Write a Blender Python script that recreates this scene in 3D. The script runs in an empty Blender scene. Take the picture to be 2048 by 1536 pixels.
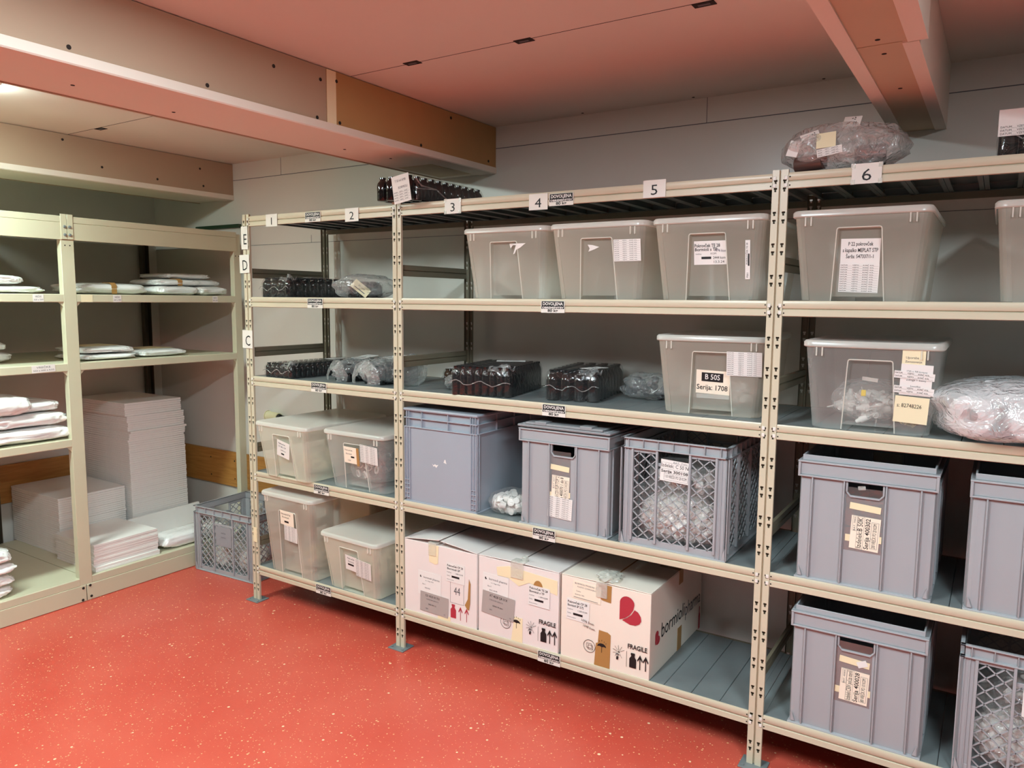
import bpy, bmesh, math, random
from mathutils import Matrix, Vector, noise, Euler
PI = math.pi
SC = bpy.context.scene
COL = SC.collection
rnd = random.Random(7)

# ------------------------------------------------------------------ materials
def s2l(c):
    c /= 255.0
    return c / 12.92 if c <= .04045 else ((c + .055) / 1.055) ** 2.4
def rgb(r, g, b): return (s2l(r), s2l(g), s2l(b), 1)

def base(name):
    m = bpy.data.materials.new(name); m.use_nodes = True
    nt = m.node_tree
    for n in list(nt.nodes): nt.nodes.remove(n)
    out = nt.nodes.new('ShaderNodeOutputMaterial')
    return m, nt, out
def N(nt, t, **kw):
    n = nt.nodes.new(t)
    for k, v in kw.items():
        if k in n.inputs: n.inputs[k].default_value = v
        else: setattr(n, k, v)
    return n
def mat(name, col, rough=.5, metal=0, spec=.5, var=0, vscale=4, bump=0, bscale=60, coat=0):
    m, nt, out = base(name)
    p = N(nt, 'ShaderNodeBsdfPrincipled', Roughness=rough, Metallic=metal)
    p.inputs['Specular IOR Level'].default_value = spec
    p.inputs['Base Color'].default_value = col
    p.inputs['Coat Weight'].default_value = coat
    nt.links.new(p.outputs[0], out.inputs[0])
    tc = N(nt, 'ShaderNodeTexCoord')
    if var:
        n = N(nt, 'ShaderNodeTexNoise', Scale=vscale, Detail=5.0)
        nt.links.new(tc.outputs['Object'], n.inputs['Vector'])
        r = N(nt, 'ShaderNodeMapRange'); r.inputs['From Min'].default_value = .3; r.inputs['From Max'].default_value = .7
        r.inputs['To Min'].default_value = 1 - var; r.inputs['To Max'].default_value = 1 + var * .4
        nt.links.new(n.outputs['Fac'], r.inputs['Value'])
        h = N(nt, 'ShaderNodeHueSaturation'); h.inputs['Color'].default_value = col
        nt.links.new(r.outputs[0], h.inputs['Value']); nt.links.new(h.outputs[0], p.inputs['Base Color'])
    if bump:
        n = N(nt, 'ShaderNodeTexNoise', Scale=bscale, Detail=4.0)
        nt.links.new(tc.outputs['Object'], n.inputs['Vector'])
        b = N(nt, 'ShaderNodeBump', Strength=bump, Distance=.01)
        nt.links.new(n.outputs['Fac'], b.inputs['Height']); nt.links.new(b.outputs[0], p.inputs['Normal'])
    return m
def emis(name, col, s):
    m, nt, out = base(name)
    e = N(nt, 'ShaderNodeEmission', Color=col, Strength=s); nt.links.new(e.outputs[0], out.inputs[0])
    return m
def clear(name, col, trans, rough=.2, gloss=.3, bump=0, bscale=30, edge=.25):
    """milky or clear plastic: part see-through, part diffuse and translucent, with a glossy skin"""
    m, nt, out = base(name)
    tr = N(nt, 'ShaderNodeBsdfTransparent', Color=(.96, .96, .95, 1))
    di = N(nt, 'ShaderNodeBsdfDiffuse', Color=col); tl = N(nt, 'ShaderNodeBsdfTranslucent', Color=col)
    gl = N(nt, 'ShaderNodeBsdfGlossy', Color=(1, 1, 1, 1), Roughness=rough)
    m1 = N(nt, 'ShaderNodeMixShader', Fac=.38); nt.links.new(di.outputs[0], m1.inputs[1]); nt.links.new(tl.outputs[0], m1.inputs[2])
    lw = N(nt, 'ShaderNodeLayerWeight', Blend=.35)
    mr = N(nt, 'ShaderNodeMapRange'); mr.inputs['To Min'].default_value = 1 - trans; mr.inputs['To Max'].default_value = min(1, 1 - trans + edge)
    nt.links.new(lw.outputs['Facing'], mr.inputs['Value'])
    m2 = N(nt, 'ShaderNodeMixShader'); nt.links.new(mr.outputs[0], m2.inputs[0]); nt.links.new(tr.outputs[0], m2.inputs[1]); nt.links.new(m1.outputs[0], m2.inputs[2])
    fr = N(nt, 'ShaderNodeLayerWeight', Blend=.5)
    po = N(nt, 'ShaderNodeMath', operation='POWER'); po.inputs[1].default_value = 4.0
    nt.links.new(fr.outputs['Facing'], po.inputs[0])
    mu = N(nt, 'ShaderNodeMath', operation='MULTIPLY_ADD'); mu.inputs[1].default_value = gloss; mu.inputs[2].default_value = gloss * .16
    nt.links.new(po.outputs[0], mu.inputs[0])
    m3 = N(nt, 'ShaderNodeMixShader'); nt.links.new(mu.outputs[0], m3.inputs[0]); nt.links.new(m2.outputs[0], m3.inputs[1]); nt.links.new(gl.outputs[0], m3.inputs[2])
    nt.links.new(m3.outputs[0], out.inputs[0])
    if bump:
        tc = N(nt, 'ShaderNodeTexCoord'); n = N(nt, 'ShaderNodeTexNoise', Scale=bscale, Detail=3.0, Distortion=1.2)
        nt.links.new(tc.outputs['Object'], n.inputs['Vector'])
        b = N(nt, 'ShaderNodeBump', Strength=bump, Distance=.02); nt.links.new(n.outputs['Fac'], b.inputs['Height'])
        for s in (di, gl, fr): nt.links.new(b.outputs[0], s.inputs['Normal'])
    return m

def floor_mat():
    m, nt, out = base('red_epoxy_floor')
    p = N(nt, 'ShaderNodeBsdfPrincipled'); nt.links.new(p.outputs[0], out.inputs[0])
    tc = N(nt, 'ShaderNodeTexCoord')
    L = nt.links.new
    n1 = N(nt, 'ShaderNodeTexNoise', Scale=2.2, Detail=5.0); L(tc.outputs['Object'], n1.inputs['Vector'])
    cr = N(nt, 'ShaderNodeValToRGB'); L(n1.outputs['Fac'], cr.inputs[0])
    cr.color_ramp.elements[0].position = .35; cr.color_ramp.elements[0].color = rgb(202, 80, 64)
    cr.color_ramp.elements[1].position = .68; cr.color_ramp.elements[1].color = rgb(208, 92, 74)
    prev = cr.outputs[0]
    for sc, lim, keep, c in ((95, .24, .15, rgb(240, 178, 130)), (190, .28, .12, rgb(235, 165, 120)), (42, .16, .10, rgb(245, 205, 165))):
        v = N(nt, 'ShaderNodeTexVoronoi', Scale=sc); v.feature = 'F1'
        L(tc.outputs['Object'], v.inputs['Vector'])
        sep = N(nt, 'ShaderNodeSeparateColor'); L(v.outputs['Color'], sep.inputs[0])
        a = N(nt, 'ShaderNodeMath', operation='LESS_THAN'); L(v.outputs['Distance'], a.inputs[0])
        ms = N(nt, 'ShaderNodeMath', operation='MULTIPLY'); L(sep.outputs[1], ms.inputs[0]); ms.inputs[1].default_value = lim * 1.6
        L(ms.outputs[0], a.inputs[1])
        b = N(nt, 'ShaderNodeMath', operation='LESS_THAN'); L(sep.outputs[0], b.inputs[0]); b.inputs[1].default_value = keep
        ab = N(nt, 'ShaderNodeMath', operation='MULTIPLY'); L(a.outputs[0], ab.inputs[0]); L(b.outputs[0], ab.inputs[1])
        mx = N(nt, 'ShaderNodeMixRGB'); L(ab.outputs[0], mx.inputs[0]); L(prev, mx.inputs[1]); mx.inputs[2].default_value = c
        prev = mx.outputs[0]
    L(prev, p.inputs['Base Color'])
    p.inputs['Roughness'].default_value = .33
    n2 = N(nt, 'ShaderNodeTexNoise', Scale=220.0, Detail=2.0); L(tc.outputs['Object'], n2.inputs['Vector'])
    bp = N(nt, 'ShaderNodeBump', Strength=.12, Distance=.004); L(n2.outputs['Fac'], bp.inputs['Height']); L(bp.outputs[0], p.inputs['Normal'])
    return m
def wood_mat(name, c1, c2):
    m, nt, out = base(name)
    p = N(nt, 'ShaderNodeBsdfPrincipled', Roughness=.5); nt.links.new(p.outputs[0], out.inputs[0])
    tc = N(nt, 'ShaderNodeTexCoord'); mp = N(nt, 'ShaderNodeMapping'); mp.inputs['Scale'].default_value = (3, 3, 40)
    nt.links.new(tc.outputs['Object'], mp.inputs[0])
    n = N(nt, 'ShaderNodeTexNoise', Scale=2.0, Detail=6.0, Distortion=.6); nt.links.new(mp.outputs[0], n.inputs['Vector'])
    cr = N(nt, 'ShaderNodeValToRGB'); nt.links.new(n.outputs['Fac'], cr.inputs[0])
    cr.color_ramp.elements[0].position = .3; cr.color_ramp.elements[0].color = c1
    cr.color_ramp.elements[1].position = .7; cr.color_ramp.elements[1].color = c2
    nt.links.new(cr.outputs[0], p.inputs['Base Color'])
    return m

M = dict(
    floor=floor_mat(),
    wall=mat('white_wall_panel', rgb(218, 214, 206), .32, var=.05, vscale=1.5),
    wallgrey=mat('unseen_wall_grey', rgb(98, 95, 89), .6),  # unseen walls toned dark to cut the bounced light
    ceil=mat('white_plasterboard', rgb(224, 217, 206), .8, var=.03, vscale=2),
    beamw=mat('bare_plasterboard', rgb(180, 156, 132), .8, var=.04, vscale=3),
    beamedge=mat('white_corner_bead', rgb(232, 222, 208), .7),
    ochre=mat('ochre_board', rgb(182, 142, 92), .75, var=.08, vscale=5),
    tan=mat('tan_board', rgb(200, 180, 152), .8, var=.05),
    seam=mat('dark_seam', rgb(40, 34, 30), .9),
    black=mat('black_print', rgb(18, 18, 20), .6),
    ink=mat('grey_ink', rgb(95, 95, 100), .7),
    blueink=mat('pen_ink', rgb(60, 62, 90), .7),
    white=mat('white_paper', rgb(232, 228, 224), .65),
    cream=mat('cream_paper', rgb(236, 226, 190), .65),
    pink=mat('peach_paper', rgb(244, 230, 210), .65),
    plate=mat('white_sign_plastic', rgb(226, 222, 214), .4),
    yellow=mat('yellow_plastic', rgb(235, 205, 40), .5),
    rack=mat('pebble_grey_enamel', rgb(205, 196, 172), .33, var=.03, vscale=6),
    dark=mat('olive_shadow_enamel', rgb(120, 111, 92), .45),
    galv=mat('galvanised_deck', rgb(128, 136, 137), .38, metal=.12, var=.12, vscale=9),
    shelf=mat('pale_green_grey_enamel', rgb(206, 203, 176), .4, var=.03),
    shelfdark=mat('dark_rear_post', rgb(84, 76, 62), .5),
    wood=wood_mat('beech_rail', rgb(168, 112, 50), rgb(194, 138, 70)),
    grey=mat('grey_crate_plastic', rgb(164, 166, 170), .42, var=.03, vscale=5),
    grey2=mat('blue_grey_crate_plastic', rgb(158, 165, 176), .4, var=.03, vscale=5),
    greyd=mat('dark_crate_lid', rgb(138, 140, 144), .5),
    carton=mat('white_cardboard', rgb(232, 222, 218), .6, var=.02),
    carton2=mat('cream_cardboard', rgb(238, 226, 212), .6, var=.02),
    kraft=mat('brown_tape', rgb(172, 128, 74), .35),
    tape=mat('yellowed_tape', rgb(240, 226, 188), .3),
    cleart=clear('clear_tape', rgb(248, 250, 244), .6, .15, .4, .4, 40, .1),
    silver=mat('grey_sticker', rgb(172, 163, 158), .5),
    red=mat('crimson_print', rgb(178, 48, 62), .6),
    foam=mat('white_foam', rgb(240, 238, 234), .7, var=.02, vscale=20),
    film=clear('wrinkled_film', rgb(244, 247, 247), .82, .10, .6, 1.0, 26, .25),
    bagfilm=clear('bag_film', rgb(246, 248, 248), .70, .08, .7, 1.0, 30, .25),
    thinfilm=clear('thin_film', rgb(246, 248, 248), .90, .06, .5, .8, 34, .12),
    thickfilm=clear('cloudy_film', rgb(250, 252, 254), .50, .07, .75, 1.0, 20, .3),
    wrap=clear('shrink_wrap', rgb(170, 175, 180), .965, .05, .28, .25, 30, .06),
    pocket=clear('label_pocket', rgb(176, 170, 168), .84, .12, .4, .15, 20, .05),
    milky=clear('milky_box_plastic', rgb(248, 239, 224), .66, .2, .22, 0, 1, .22),
    milkyc=clear('clear_box_plastic', rgb(246, 247, 244), .80, .2, .25, 0, 1, .15),
    milkylid=clear('milky_lid_plastic', rgb(246, 244, 236), .30, .25, .25, 0, 1, .40),
    milkyw=clear('cream_box_plastic', rgb(250, 249, 232), .54, .22, .22, 0, 1, .25),
    polybag=mat('white_poly_bag', rgb(242, 242, 240), .22, bump=.5, bscale=22, coat=.3),
    bottle=mat('dark_bottle_glass', rgb(20, 17, 18), .08, spec=.6),
    amber=mat('amber_bottle', rgb(70, 44, 18), .12),
    caps=mat('white_caps', rgb(238, 234, 230), .35),
    beige=mat('beige_caps', rgb(222, 202, 164), .5),
    ivory=mat('ivory_plastic', rgb(226, 220, 180), .4),
    green=mat('dark_green_plastic', rgb(36, 62, 40), .5),
    lampbody=mat('lamp_housing', rgb(235, 235, 230), .5),
)

# ------------------------------------------------------------------ mesh builder
class MB:
    def __init__(s): s.v = []; s.f = []; s.m = []
    def add(s, vs, fs, m=0, X=None):
        o = len(s.v)
        for p in vs: s.v.append(tuple(X @ Vector(p)) if X is not None else tuple(p))
        for q in fs: s.f.append([i + o for i in q]); s.m.append(m)
    def poly(s, pts, m=0): s.add(pts, [list(range(len(pts)))], m)
    def box(s, x0, x1, y0, y1, z0, z1, m=0, X=None):
        s.add([(x0,y0,z0),(x1,y0,z0),(x1,y1,z0),(x0,y1,z0),(x0,y0,z1),(x1,y0,z1),(x1,y1,z1),(x0,y1,z1)],
              [(3,2,1,0),(4,5,6,7),(0,1,5,4),(1,2,6,5),(2,3,7,6),(3,0,4,7)], m, X)
    def prism(s, pts, ax, a, b, m=0, X=None):
        n = len(pts)
        def P(p, t): return {'x': (t, p[0], p[1]), 'y': (p[0], t, p[1]), 'z': (p[0], p[1], t)}[ax]
        s.add([P(p, a) for p in pts] + [P(p, b) for p in pts],
              [list(range(n))[::-1], list(range(n, 2*n))] + [[i, (i+1) % n, n+(i+1) % n, n+i] for i in range(n)], m, X)
    def cyl(s, p0, p1, r0, r1=None, n=16, m=0, caps=True):
        r1 = r0 if r1 is None else r1
        a = Vector(p0); b = Vector(p1); d = (b - a).normalized()
        u = d.orthogonal().normalized(); w = d.cross(u)
        vs = [a + (u*math.cos(2*PI*i/n) + w*math.sin(2*PI*i/n))*r0 for i in range(n)] + [b + (u*math.cos(2*PI*i/n) + w*math.sin(2*PI*i/n))*r1 for i in range(n)]
        fs = [[i, (i+1) % n, n+(i+1) % n, n+i] for i in range(n)]
        if caps: fs += [list(range(n))[::-1], list(range(n, 2*n))]
        s.add(vs, fs, m)
    def lathe(s, prof, n=16, m=0, X=None):
        vs = [(r*math.cos(2*PI*i/n), r*math.sin(2*PI*i/n), z) for r, z in prof for i in range(n)]
        fs = [[k*n+i, k*n+(i+1) % n, (k+1)*n+(i+1) % n, (k+1)*n+i] for k in range(len(prof)-1) for i in range(n)]
        s.add(vs, fs, m, X)
    def tube(s, pts, r, n=8, m=0):
        for a, b in zip(pts[:-1], pts[1:]): s.cyl(a, b, r, r, n, m)
    def build(s, name, mats, parent=None, bevel=0, seg=2, smooth=True, angle=38, recalc=True, solid=0):
        me = bpy.data.meshes.new(name); me.from_pydata(s.v, [], s.f)
        if not isinstance(mats, (list, tuple)): mats = [mats]
        for mt in mats: me.materials.append(mt)
        me.polygons.foreach_set('material_index', s.m)
        if recalc:
            b = bmesh.new(); b.from_mesh(me); bmesh.ops.recalc_face_normals(b, faces=b.faces); b.to_mesh(me); b.free()
        if smooth:
            me.polygons.foreach_set('use_smooth', [True]*len(me.polygons)); me.set_sharp_from_angle(angle=math.radians(angle))
        me.update()
        o = bpy.data.objects.new(name, me); COL.objects.link(o)
        if parent: o.parent = parent
        if bevel:
            md = o.modifiers.new('edge', 'BEVEL'); md.width = bevel; md.segments = seg; md.limit_method = 'ANGLE'; md.angle_limit = math.radians(40)
        if solid:
            md = o.modifiers.new('wall', 'SOLIDIFY'); md.thickness = solid
        return o
def tag(o, label, cat, group=None):
    o['label'] = label; o['category'] = cat
    if group: o['group'] = group
    return o
def thing(name, label, cat, loc=(0,0,0), rz=0, group=None):
    o = bpy.data.objects.new(name, None); COL.objects.link(o)
    o.empty_display_size = .05; o.location = loc; o.rotation_euler = (0, 0, rz)
    return tag(o, label, cat, group)
def struct(o, label=None):
    o['kind'] = 'structure'
    if label: o['label'] = label
    return o
def copy_tree(o, parent=None):
    c = o.copy(); COL.objects.link(c); c.parent = parent
    for ch in list(o.children): copy_tree(ch, c)
    return c

# ------------------------------------------------------------------ lettering
TC = {}
def text_geo(s, bold=0):
    k = (s, bold)
    if k in TC: return TC[k]
    cu = bpy.data.curves.new('lettering', 'FONT'); cu.body = s; cu.size = 1; cu.align_x = 'CENTER'; cu.align_y = 'CENTER'; cu.resolution_u = 2; cu.offset = bold
    ob = bpy.data.objects.new('lettering', cu); COL.objects.link(ob)
    bpy.context.view_layer.update()
    me = ob.evaluated_get(bpy.context.evaluated_depsgraph_get()).to_mesh()
    vs = [(v.co.x, v.co.y) for v in me.vertices]; fs = [list(p.vertices) for p in me.polygons]
    ob.to_mesh_clear(); bpy.data.objects.remove(ob); bpy.data.curves.remove(cu)
    w = (max(v[0] for v in vs) - min(v[0] for v in vs)) if vs else 0
    TC[k] = (vs, fs, w); return TC[k]
FRONT = Matrix(((1,0,0,0),(0,0,-1,0),(0,1,0,0),(0,0,0,1)))      # u right, v up, out towards -y
SIDE = Matrix(((0,0,1,0),(1,0,0,0),(0,1,0,0),(0,0,0,1)))        # out towards +x
def T(x, y, z): return Matrix.Translation((x, y, z))
def RZ(d): return Matrix.Rotation(math.radians(d), 4, 'Z')
def RX(d): return Matrix.Rotation(math.radians(d), 4, 'X')
def RY(d): return Matrix.Rotation(math.radians(d), 4, 'Y')
def draw(mb, X, items, idx, lift=.0006):
    for it in items:
        k = it[0]
        if k == 't':
            _, u, v, size, s, mk = it[:6]; o = it[6] if len(it) > 6 else {}
            vs, fs, w = text_geo(s, o.get('b', 0))
            sx = o.get('sx', 1)
            if 'w' in o: sx = o['w'] / (w * size)
            R = RZ(o.get('rot', 0)); sh = w*size*sx/2 if o.get('a') == 'l' else 0
            mb.add([T(u, v, lift) @ R @ Vector((p[0]*size*sx + sh, p[1]*size, 0)) for p in vs], fs, idx(mk), X)
        elif k == 'r':
            _, a, b, c, d, mk = it[:6]; l = it[6] if len(it) > 6 else lift*.6
            mb.add([(a,b,l),(c,b,l),(c,d,l),(a,d,l)], [(0,1,2,3)], idx(mk), X)
        elif k == 'p':
            mb.add([(p[0], p[1], lift) for p in it[1]], [list(range(len(it[1])))], idx(it[2]), X)
        elif k == 'o':    # ring
            _, u, v, r0, r1, mk = it[:6]; n = 20
            vs = [(u+r*math.cos(2*PI*i/n), v+r*math.sin(2*PI*i/n), lift) for r in (r0, r1) for i in range(n)]
            mb.add(vs, [[i,(i+1)%n,n+(i+1)%n,n+i] for i in range(n)], idx(mk), X)
        elif k == 'f':    # box outline
            _, a, b, c, d, t, mk = it
            for q in ((a,b,c,b+t),(a,d-t,c,d),(a,b,a+t,d),(c-t,b,c,d)):
                mb.add([(q[0],q[1],lift),(q[2],q[1],lift),(q[2],q[3],lift),(q[0],q[3],lift)], [(0,1,2,3)], idx(mk), X)
def paper(parent, name, X, w, h, sheet, items=(), thick=.0006, curl=0, label=None):
    mats = [M[sheet]]; keys = [sheet]
    def idx(k):
        if k not in keys: keys.append(k); mats.append(M[k])
        return keys.index(k)
    mb = MB()
    mb.box(-w/2, w/2, -h/2, h/2, -thick, 0, 0, X)
    draw(mb, X, items, idx, .0005)
    o = mb.build(name, mats, parent, smooth=False, recalc=False)
    if label: o['label'] = label
    return o
def prints(parent, name, X, items):
    mats = []; keys = []
    def idx(k):
        if k not in keys: keys.append(k); mats.append(M[k])
        return keys.index(k)
    mb = MB(); draw(mb, X, items, idx, .0006)
    return mb.build(name, mats, parent, smooth=False, recalc=False)
def rows(w, h, n, y0=None, size=None):
    out = []; size = size or h/n*.78
    for i in range(n):
        v = h/2 - h*(i+.5)/n
        out.append(('t', 0, v, size, 'DATUM_____VZETO____KONČ. KOL.____', 'black', {'w': w*.95}))
    return out

# ------------------------------------------------------------------ room
LV = dict(A=.192, B=.700, C=1.202, D=1.606, E=2.010)
YW, ZC, ZB = .615, 2.442, 2.218
XL, XR, YF = -1.76, 4.75, -4.3
mb = MB(); mb.box(XL-.1, XR+.1, YF-.1, YW+.1, -.06, 0); struct(mb.build('floor', M['floor'], smooth=False), 'red speckled epoxy floor')
mb = MB(); mb.box(XL-.1, XR+.1, YF-.1, YW+.1, ZC, ZC+.06)
ceil = struct(mb.build('ceiling', M['ceil'], smooth=False), 'white board ceiling')
wb = MB(); wb.box(XL-.1, XR+.1, YW, YW+.1, 0, ZC)
wallb = struct(wb.build('wall_back', M['wall'], smooth=False), 'white panelled back wall')
mb = MB()
mb.box(XL, XR, YW-.0015, YW+.01, 2.338, 2.341); mb.box(XL, XR, YW-.0015, YW+.01, 1.930, 1.932)
for x in (2.163, -.45): mb.box(x-.001, x+.001, YW-.001, YW+.01, 2.341, ZC)
for x in (-.2, ): mb.box(x-.001, x+.001, YW-.001, YW+.01, 1.932, 1.975)
mb.build('panel_joint', M['ink'], wallb, smooth=False)
for nm, b, lb in (('wall_left', (XL-.1, XL, YF, YW), 'white wall behind the pale metal shelf'), ('wall_right', (XR, XR+.1, YF, YW), 'grey wall on the right'), ('wall_front', (XL-.1, XR+.1, YF-.1, YF), 'grey wall behind the viewer')):
    mb = MB(); mb.box(b[0], b[1], b[2], b[3], 0, ZC); struct(mb.build(nm, M['wall' if nm == 'wall_left' else 'wallgrey'], smooth=False), lb)
# wooden bumper rails
mb = MB(); mb.box(XL, .62, YW-.02, YW, .355, .588); o = mb.build('trim_1', M['wood'], bevel=.003); struct(o, 'brown wooden bumper rail on the back wall')
mb = MB()
for x in (-1.2, -.95, -.1): 
    for z in (.41, .53): mb.cyl((x, YW-.0215, z), (x, YW-.019, z), .005)
mb.build('screw', M['seam'], o)
mb = MB(); mb.box(XL, XL+.02, YF, YW-.02, .355, .588); struct(mb.build('trim_2', M['wood'], bevel=.003), 'brown wooden bumper rail on the left wall')
# ceiling seam and joint clips
mb = MB(); mb.box(-.9, .754, -.391, -.389, ZC-.001, ZC+.01); mb.box(1.109, 2.87, -.37, -.3685, ZC-.001, ZC+.01); mb.build('board_seam', M['seam'], ceil, smooth=False)
for x, y in ((-.62, -.372), (1.415, -.372), (1.879, -.363), (2.475, -.354)):
    mb = MB(); mb.box(x-.032, x+.032, y-.016, y+.016, ZC-.002, ZC); mb.box(x-.018, x+.018, y-.005, y+.005, ZC-.003, ZC-.002, 1)
    mb.build('joint_clip', [M['seam'], M['ink']], ceil, smooth=False)['label'] = 'small dark metal joint clip'
mb = MB()
for x in (1.6, 2.114, 2.621): mb.cyl((x, .583, ZC-.001), (x, .583, ZC+.01), .006, n=10)
mb.build('screw', M['seam'], ceil)

def beam_board(nm, lb, x0, x1, right_mat, screws, splits=()):
    root = bpy.data.objects.new(nm, None); COL.objects.link(root); struct(root, lb)
    mb = MB(); mb.box(x0+.012, x1-.012, YF, YW, ZB+.012, ZC); mb.build('core', M['beamw'], root, smooth=False)
    y0 = YF
    for y1, mt in list(splits) + [(YW, right_mat)]:
        mb = MB(); mb.box(x1-.012, x1, y0+.0008, y1-.0008, ZB+.028, ZC-.003); mb.build('side_board', M[mt], root, smooth=False); y0 = y1
    mb = MB(); mb.box(x0, x0+.012, YF, YW, ZB, ZC-.003); mb.build('side_board', M['beamw'], root, smooth=False)
    mb = MB(); mb.prism([(x1-.1, ZB+.004), (x1-.098, ZB), (x1, ZB), (x1+.004, ZB+.004), (x1+.004, ZB+.03), (x1-.004, ZB+.03), (x1-.1, ZB+.008)], 'y', YF, YW, 0)
    mb.build('corner_bead', M['beamedge'], root)
    mb = MB(); mb.box(x0+.012, x1-.1, YF, YW, ZB+.003, ZB+.012); mb.build('bottom_board', M['beamedge'], root, smooth=False)
    for y, z in screws:
        mb = MB(); mb.cyl((x1-.002, y, z), (x1+.0012, y, z), .0065, n=12); mb.build('screw', M['seam'], root)
    return root
b2 = beam_board('trim_3', 'long boxed ceiling beam with an ochre end board', .754, 1.109, 'ochre',
    [(-1.415,2.262),(-.735,2.386),(-.524,2.393),(-.996,2.262),(-.543,2.256),(-.445,2.405),(-.431,2.258),(.253,2.413),(.043,2.258),(.55,2.27)], [(-.496, 'beamw')])
mb = MB(); mb.box(1.109, 1.1098, -.494, -.448, ZB+.03, ZC-.004); mb.build('tape', M['tape'], b2, smooth=False)
for x, y in ((.9, -1.3), (.86, -.95), (.9, -.2), (.93, .05)):
    mb = MB(); mb.cyl((x, y, ZB+.0018), (x, y, ZB+.006), .006, n=10); mb.build('screw', M['seam'], b2)
mb = MB(); mb.box(.80, 1.0, .25, .56, ZB+.0015, ZB+.004); mb.build('bottom_patch', M['tan'], b2, smooth=False)
b1 = beam_board('trim_4', 'boxed ceiling beam above the pale metal shelf', -1.255, -.9, 'beamw', [(-.42,2.41),(-.22,2.30),(.38,2.38),(.40,2.28),(.1,2.28),(-.75,2.33)])
b3 = bpy.data.objects.new('trim_5', None); COL.objects.link(b3); struct(b3, 'ceiling beam boxed in tan boards on the right')
mb = MB(); mb.box(2.872, 3.03, YF, YW, ZB+.008, ZC); mb.build('core', M['beamedge'], b3, smooth=False)
mb = MB(); mb.box(2.862, 2.90, YF, YW, ZB, ZC-.002); mb.build('side_board', M['beamedge'], b3, smooth=False)
mb = MB(); mb.box(3.0, 3.036, -.455, YW, ZB, ZC-.002); mb.build('side_board', M['beamedge'], b3, smooth=False)
mb = MB(); mb.box(3.012, 3.055, YF, -.46, ZB, ZC-.002); mb.build('side_board', M['beamedge'], b3, smooth=False)
mb = MB(); mb.box(2.90, 3.0, -.455, YW, ZB+.004, ZB+.012); mb.build('bottom_board', M['tan'], b3, smooth=False)
mb = MB(); mb.box(2.90, 3.012, YF, -.461, ZB+.004, ZB+.012); mb.build('bottom_board', M['tan'], b3, smooth=False)
for y in (-.5, -.38, -.02): 
    mb = MB(); mb.cyl((2.952, y, ZB+.003), (2.952, y, ZB+.008), .006, n=10); mb.build('screw', M['seam'], b3)

# ------------------------------------------------------------------ lamps
LAMP = emis('lamp_glow', (1.0, .93, .78, 1), 1.0)
def set_lamp(m, s): [n for n in m.node_tree.nodes if n.type == 'EMISSION'][0].inputs['Strength'].default_value = s
LAMP1 = emis('lamp_glow_surface', (.80, 1.0, .93, 1), 54)
LAMP2 = emis('lamp_glow_flush', (.78, .95, 1.0, 1), 62)
def lamp(label, x, y0, y1, surf):
    t = thing('ceiling_light', label, 'light', (x, (y0+y1)/2, ZC), 0)
    h = (y1-y0)/2; d = .035 if surf else .012
    mb = MB(); mb.box(-.1, .1, -h, h, -.012, 0); mb.build('housing', M['lampbody'], t, bevel=.003)
    mb = MB(); mb.prism([(-.085, -.0125), (.085, -.0125), (.07, -d-.001), (-.07, -d-.001)] if surf else [(-.09,-.0125),(.09,-.0125),(.09,-.014),(-.09,-.014)], 'y', -h+.02, h-.02)
    mb.build('diffuser', LAMP1 if surf else LAMP2, t)
lamp('bright ceiling lamp at the left edge, between the two left beams', -.235, -2.25, -1.03, True)
lamp('long ceiling lamp above the aisle, between the two long beams', 2.05, -2.5, -1.3, False)
lamp('long ceiling lamp on the far right of the ceiling', 3.9, -2.7, -1.5, False)

# ------------------------------------------------------------------ main rack
UX = [0.0, 1.008, 2.622, 4.236]
DEP = .535
rack = thing('shelving_rack', 'long grey-beige metal shelving rack numbered 1 to 6 along the back wall', 'shelf', (0, 0, 0))
HT = 2.022
def upright_mb(plate=True):
    mb = MB()
    holes = []
    z = .06
    while z < HT-.03:
        holes += [z, z+.025]; z += .1
    for xa in (-.0245, .0035):
        xb = xa + .021; xc = (xa+xb)/2
        cols = [xa, xc-.0052, xc-.003, xc+.003, xc+.0052, xb]
        zs = 0
        def row(z0, z1, solid):
            for i in range(5):
                if i in solid: mb.add([(cols[i],0,z0),(cols[i+1],0,z0),(cols[i+1],0,z1),(cols[i],0,z1)], [(0,1,2,3)])
        for h in holes:
            row(zs, h-.007, range(5)); row(h-.007, h, (0,1,3,4)); row(h, h+.006, (0,4)); zs = h+.006
        row(zs, HT, range(5))
        for x in (xa, xb): mb.add([(x,0,0),(x,.011,0),(x,.011,HT),(x,0,HT)], [(0,1,2,3)])
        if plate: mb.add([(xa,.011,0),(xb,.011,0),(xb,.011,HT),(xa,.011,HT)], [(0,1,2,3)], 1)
    mb.add([(-.0035,.009,0),(.0035,.009,0),(.0035,.009,HT),(-.0035,.009,HT)], [(0,1,2,3)])
    for xa in (-.0245, .0035): mb.add([(xa,0,HT),(xa+.021,0,HT),(xa+.021,.011,HT),(xa,.011,HT)], [(0,1,2,3)])
    return mb
umesh = upright_mb()
urear = upright_mb(False)
proto_f = proto_r = None
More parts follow.
